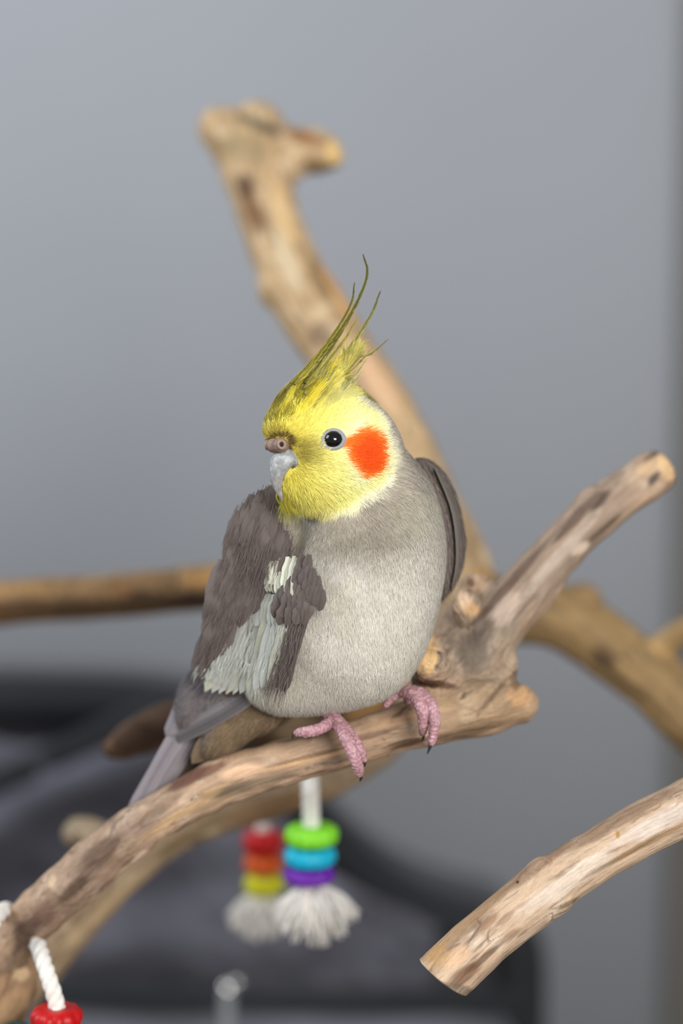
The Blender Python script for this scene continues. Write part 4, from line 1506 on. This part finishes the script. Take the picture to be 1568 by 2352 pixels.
def toy(root_px, label, cord_pts, cord_r, beads, tassel=None, group='rope bird toys hanging from the perch'):
    """all in modelling space; beads: (px,py,D,r_px,h_px,colour name, rgb)"""
    q = to_world(Q(*root_px))
    t = empty('bird_toy', q, label, 'toy', group)
    o = np.array(t.location)
    S = spline([Q(*p) for p in cord_pts], 8)
    # twisted three-strand cord
    for k in range(3):
        ph = np.linspace(0, len(S) * 0.55, len(S)) + k * 2.094
        T = np.gradient(S, axis=0)
        T /= np.linalg.norm(T, axis=1)[:, None]
        b1 = np.cross(T, [0, 0.2, 1.0])
        b1 /= np.linalg.norm(b1, axis=1)[:, None]
        b2 = np.cross(T, b1)
        P = S + (np.cos(ph)[:, None] * b1 + np.sin(ph)[:, None] * b2) * cord_r * 0.42
        V, F = tube(P, cord_r * 0.62, 10)
        if k == 0:
            VV, FF = V, [f for f in F]
        else:
            FF = [np.vstack([FF[0], F[0] + len(VV)]), np.vstack([FF[1], F[1] + len(VV)])]
            VV = np.vstack([VV, V])
    link('cord', raw_mesh('cord', to_world(VV) - o, FF, M_cord), t)
    for i, (x, y, D, r, h, nm, c) in enumerate(beads):
        V, F = bead_mesh(Q(x, y, D), r * D / D0, h * D / D0, (0.02, 1, 0.16), i * 1.3)
        link('bead', raw_mesh('bead', to_world(V) - o, F, bead_mat(nm, c)), t)['label'] = nm + ' wooden bead'
    if tassel:
        x, y, D, r, dx = tassel
        c = Q(x, y, D)
        r = r * D / D0
        n = 420
        VV, Fq, Ft_ = [], [], []
        for i in range(n):
            d = np.array([RNG.normal(dx, 0.62), RNG.uniform(0.15, 1.0), RNG.normal(0, 0.6)])
            d /= np.linalg.norm(d)
            L = r * RNG.uniform(0.8, 1.45)
            e = c + d * L + np.array([0, 0.25 * L, 0])
            m_ = c + d * L * 0.55 + RNG.normal(0, 4, 3) - np.array([0, 3, 0])
            S3 = spline([c + RNG.normal(0, 5, 3), m_, e], 3)
            V, F = tube(S3, 3.6, 4)
            b = sum(len(v) for v in VV)
            VV.append(V)
            Fq.append(F[0] + b)
            Ft_.append(F[1] + b)
        tb = link('tassel', raw_mesh('tassel', to_world(np.vstack(VV)) - o, [np.vstack(Fq), np.vstack(Ft_)], M_cord), t)
        tb['kind'] = 'stuff'
    return t


toy((710, 1780, 0.90), 'white rope toy with green, turquoise and purple beads and a frayed cotton end',
    [(700, 1756, 0.915), (712, 1762, 0.878), (712, 1800, 0.868), (713, 1850, 0.872), (714, 1900, 0.876), (712, 1990, 0.876), (712, 2060, 0.876)], 23,
    [(715, 1918, 0.876, 59, 44, 'lime green', (128, 214, 40)), (712, 1966, 0.876, 57, 44, 'turquoise', (10, 168, 200)), (710, 2008, 0.876, 56, 36, 'purple', (104, 28, 160))],
    (722, 2040, 0.876, 76, 0.12))
toy((602, 1880, 0.97), 'white rope toy with red, orange and yellow beads, behind the green-beaded toy',
    [(596, 1812, 0.965), (602, 1835, 0.985), (602, 1880, 0.985), (603, 1960, 0.985), (604, 2070, 0.985)], 19,
    [(604, 1932, 0.985, 44, 50, 'red', (190, 6, 8)), (604, 1982, 0.985, 42, 38, 'orange', (214, 84, 4)), (606, 2030, 0.985, 43, 42, 'yellow', (208, 204, 10))],
    (596, 2062, 0.985, 58, -0.1))
toy((100, 2180, 0.79), 'white rope toy with one scalloped red bead at the lower left corner',
    [(-30, 2150, 0.77), (-12, 2110, 0.775), (10, 2090, 0.80), (30, 2100, 0.835), (60, 2140, 0.832), (86, 2170, 0.79), (98, 2205, 0.775), (113, 2250, 0.77), (128, 2300, 0.77), (136, 2350, 0.77), (142, 2420, 0.77)], 20,
    [(130, 2336, 0.77, 57, 44, 'red', (200, 6, 10)), (36, 2378, 0.80, 34, 50, 'teal', (8, 84, 84))])

# ------------------------------------------------------------------ armchair behind
DS = 1.36
sofa_base = PW(500, 2300, DS)
chair = empty('armchair', (sofa_base[0], sofa_base[1] + 0.12, 0), 'charcoal upholstered armchair with a black-edged swooping side behind the perch', 'armchair')
CB = np.array(chair.location)
out = spline([(-700, 1600), (-300, 1592), (0, 1590), (300, 1600), (480, 1636), (590, 1720), (670, 1820), (745, 1915), (830, 2000), (930, 2070), (1050, 2118), (1130, 2136), (1180, 2160), (1198, 2210), (1200, 2300), (1200, 2500)], 6)
outw = np.array([PW(x, y, DS) for x, y in out])
yy0 = outw[:, 1].mean()
outw[:, 1] = yy0
outw = np.vstack([outw, [outw[-1, 0], yy0, 0.12], [outw[0, 0], yy0, 0.12]])
n = len(outw)
th = 0.10
V = np.vstack([outw, outw + [0, th, 0]])
side_polys = np.array([[i, (i + 1) % n, n + (i + 1) % n, n + i] for i in range(n)])
me = bpy.data.meshes.new('side_panel')
me.from_pydata([tuple(v) for v in (V - CB)], [], [list(range(n))[::-1], list(range(n, 2 * n))] + side_polys.tolist())
me.materials.append(M_sofa)
link('side_panel', me, chair)
pp = outw[:-2].copy()
pp[:, 1] -= 0.005
ins = pp.copy()
V, F = tube(ins, 0.015, 12)
link('piping_and_gap_shade', raw_mesh('piping_and_gap_shade', V - CB, F, M_sofa_dark), chair)


def slab(name, lo, hi, m, root, bev=0.03, wr=0.0, seed=0, seg=24, rot=0.0):
    """padded cushion: rounded box with wrinkles"""
    lo, hi = np.array(lo), np.array(hi)
    c, h = (lo + hi) / 2, (hi - lo) / 2
    g = np.linspace(-1, 1, seg)
    V, F = [], []
    for axis in range(3):
        for sg in (-1, 1):
            a, b = [k for k in range(3) if k != axis]
            A, B = np.meshgrid(g, g, indexing='ij')
            P = np.zeros((seg * seg, 3))
            P[:, axis] = sg
            P[:, a], P[:, b] = A.ravel(), B.ravel()
            o = sum(len(v) for v in V)
            V.append(P)
            i = np.arange(seg - 1)[:, None] * seg
            j = np.arange(seg - 1)[None, :]
            q = np.stack([i + j, i + seg + j, i + seg + j + 1, i + j + 1], -1).reshape(-1, 4) + o
            F.append(q)
    V, F = np.vstack(V), np.vstack(F)
    r = bev
    inner = np.maximum(h - r, 0.001)
    P = V * h
    Cp = np.clip(P, -inner, inner)
    dlt = P - Cp
    ln = np.linalg.norm(dlt, axis=1)[:, None]
    P = Cp + np.where(ln > 1e-9, dlt / np.maximum(ln, 1e-9) * r, 0)
    puff = (1 - V[:, 0] ** 2) * (1 - V[:, 2] ** 2)
    P[:, 1] += np.sign(V[:, 1]) * puff * 0.02 * (np.abs(V[:, 1]) > 0.99)
    if wr:
        P += (fbm(P * np.array([14, 14, 22]) + 5, seed, 3) * wr)[:, None] * np.sign(V) * 0.7
    if rot:
        cr, sr = math.cos(rot), math.sin(rot)
        P = np.column_stack([P[:, 0] * cr - P[:, 2] * sr, P[:, 1], P[:, 0] * sr + P[:, 2] * cr])
    P = P + c
    o = link(name, raw_mesh(name, P - np.array(root.location), F, m), root)
    return o


# lower seat cushion and back bolster
a, b = PW(-500, 2326, DS - 0.05), PW(1196, 2700, DS - 0.05)
slab('seat_cushion', (a[0], yy0 - 0.13, b[2]), (b[0], yy0 - 0.004, a[2]), M_throw, chair, 0.035, 0.006, 3)
bol = np.array([PW(x, y, DS - 0.05) for x, y in spline([(-420, 2060), (-160, 1960), (0, 1885), (180, 1800), (330, 1732), (470, 1680)], 5)])
V, F = tube(bol, np.full(len(bol), 0.0135), 20)
link('bolster', raw_mesh('bolster', V - CB, F, M_throw), chair)
V, F = tube(np.array([PW(x, y, DS - 0.05) for x, y in [(-500, 2250), (0, 2272), (400, 2290), (800, 2300), (1190, 2302)]]), 0.008, 12)
link('piping_and_gap_shade', raw_mesh('piping_and_gap_shade', V - CB, F, M_sofa_dark), chair)  # black tube standing in for the shaded gap above the seat cushion
V, F = tube(bol + np.array([0.0, 0.004, 0.021]), np.full(len(bol), 0.009), 12)
link('piping_and_gap_shade', raw_mesh('piping_and_gap_shade', V - CB, F, M_sofa_dark), chair)  # black tube painting the dark of the gap above the bolster
for dx in (-0.25, 0.14):
    V, F = tube(np.array([(CB[0] + dx, yy0 + 0.05, 0.0), (CB[0] + dx, yy0 + 0.05, 0.125)]), [0.012, 0.018], 16)
    link('leg', raw_mesh('leg', V - CB, F, M_sofa_dark), chair)

# crumpled grey throw over the chair's side
nx, ny = 150, 110
gx, gy = np.meshgrid(np.linspace(0, 1, nx), np.linspace(0, 1, ny), indexing='ij')
topc = [(-500, 1660), (420, 1700), (640, 1850), (760, 1990), (1000, 2130)]
tx_ = np.interp(gx.ravel(), [0, .5, .75, .88, 1], [p[0] for p in topc])
ty_ = np.interp(gx.ravel(), [0, .5, .75, .88, 1], [p[1] for p in topc])
by_ = 2268 + 6 * np.sin(gx.ravel() * 9)
PX, PY = tx_, ty_ + (by_ - ty_) * gy.ravel()
V = np.array([PW(x, y, DS - 0.02) for x, y in zip(PX, PY)])
V[:, 1] = yy0 - 0.022
q = np.column_stack([(V[:, 0] * 0.8 + V[:, 2] * 0.7) * 26, (V[:, 0] * 0.7 - V[:, 2]) * 9, V[:, 1] * 0])
f1 = fbm(q, 200, 3)
q2 = np.column_stack([V[:, 0] * 15, V[:, 2] * 30, V[:, 1] * 0 + 3])
V[:, 1] += -np.abs(f1) * 0.034 - 0.022 * fbm(q2, 210, 2)
i = np.arange(nx - 1)[:, None] * ny
j = np.arange(ny - 1)[None, :]
F = np.stack([i + j, i + ny + j, i + ny + j + 1, i + j + 1], -1).reshape(-1, 4)
to = link('throw_blanket', raw_mesh('throw_blanket', V - V.mean(0), F, M_throw), None, V.mean(0))
so = to.modifiers.new('thick', 'SOLIDIFY')
so.thickness = 0.003
to['label'] = 'crumpled dark grey throw draped over the side of the armchair'
to['category'] = 'blanket'

# ------------------------------------------------------------------ metal rod with a glint
rb = PW(522, 2352, 1.16)
rod = empty('metal_rod', (rb[0], rb[1], 0), 'slim steel rod with a bright rounded tip rising from the bottom edge', 'rod')
RB = np.array(rod.location)
tp = PW(522, 2262, 1.16)
V, F = tube(np.array([(rb[0], rb[1], 0.0), (rb[0], rb[1], 0.3), (rb[0], rb[1], tp[2] - 0.004), (rb[0], rb[1], tp[2]), (rb[0], rb[1], tp[2] + 0.003)]), [0.006, 0.0035, 0.0035, 0.003, 0.001], 20)
link('shaft', raw_mesh('shaft', V - RB, F, M_steel), rod)
kn = Ell(np.zeros(3), (0.0028 / U,) * 3, 4)
Vk, Fk = nets([kn], 3)
kc = PW(545, 2258, 1.155)
link('knob', raw_mesh('knob', Vk * U + kc - RB, Fk[:, ::-1], M_steel), rod)
V, F = tube(np.array([(rb[0], rb[1], 0.0), (rb[0], rb[1], 0.008), (rb[0], rb[1], 0.012)]), [0.08, 0.08, 0.07], 32)
link('foot_plate', raw_mesh('foot_plate', V - RB, F, M_steel), rod)
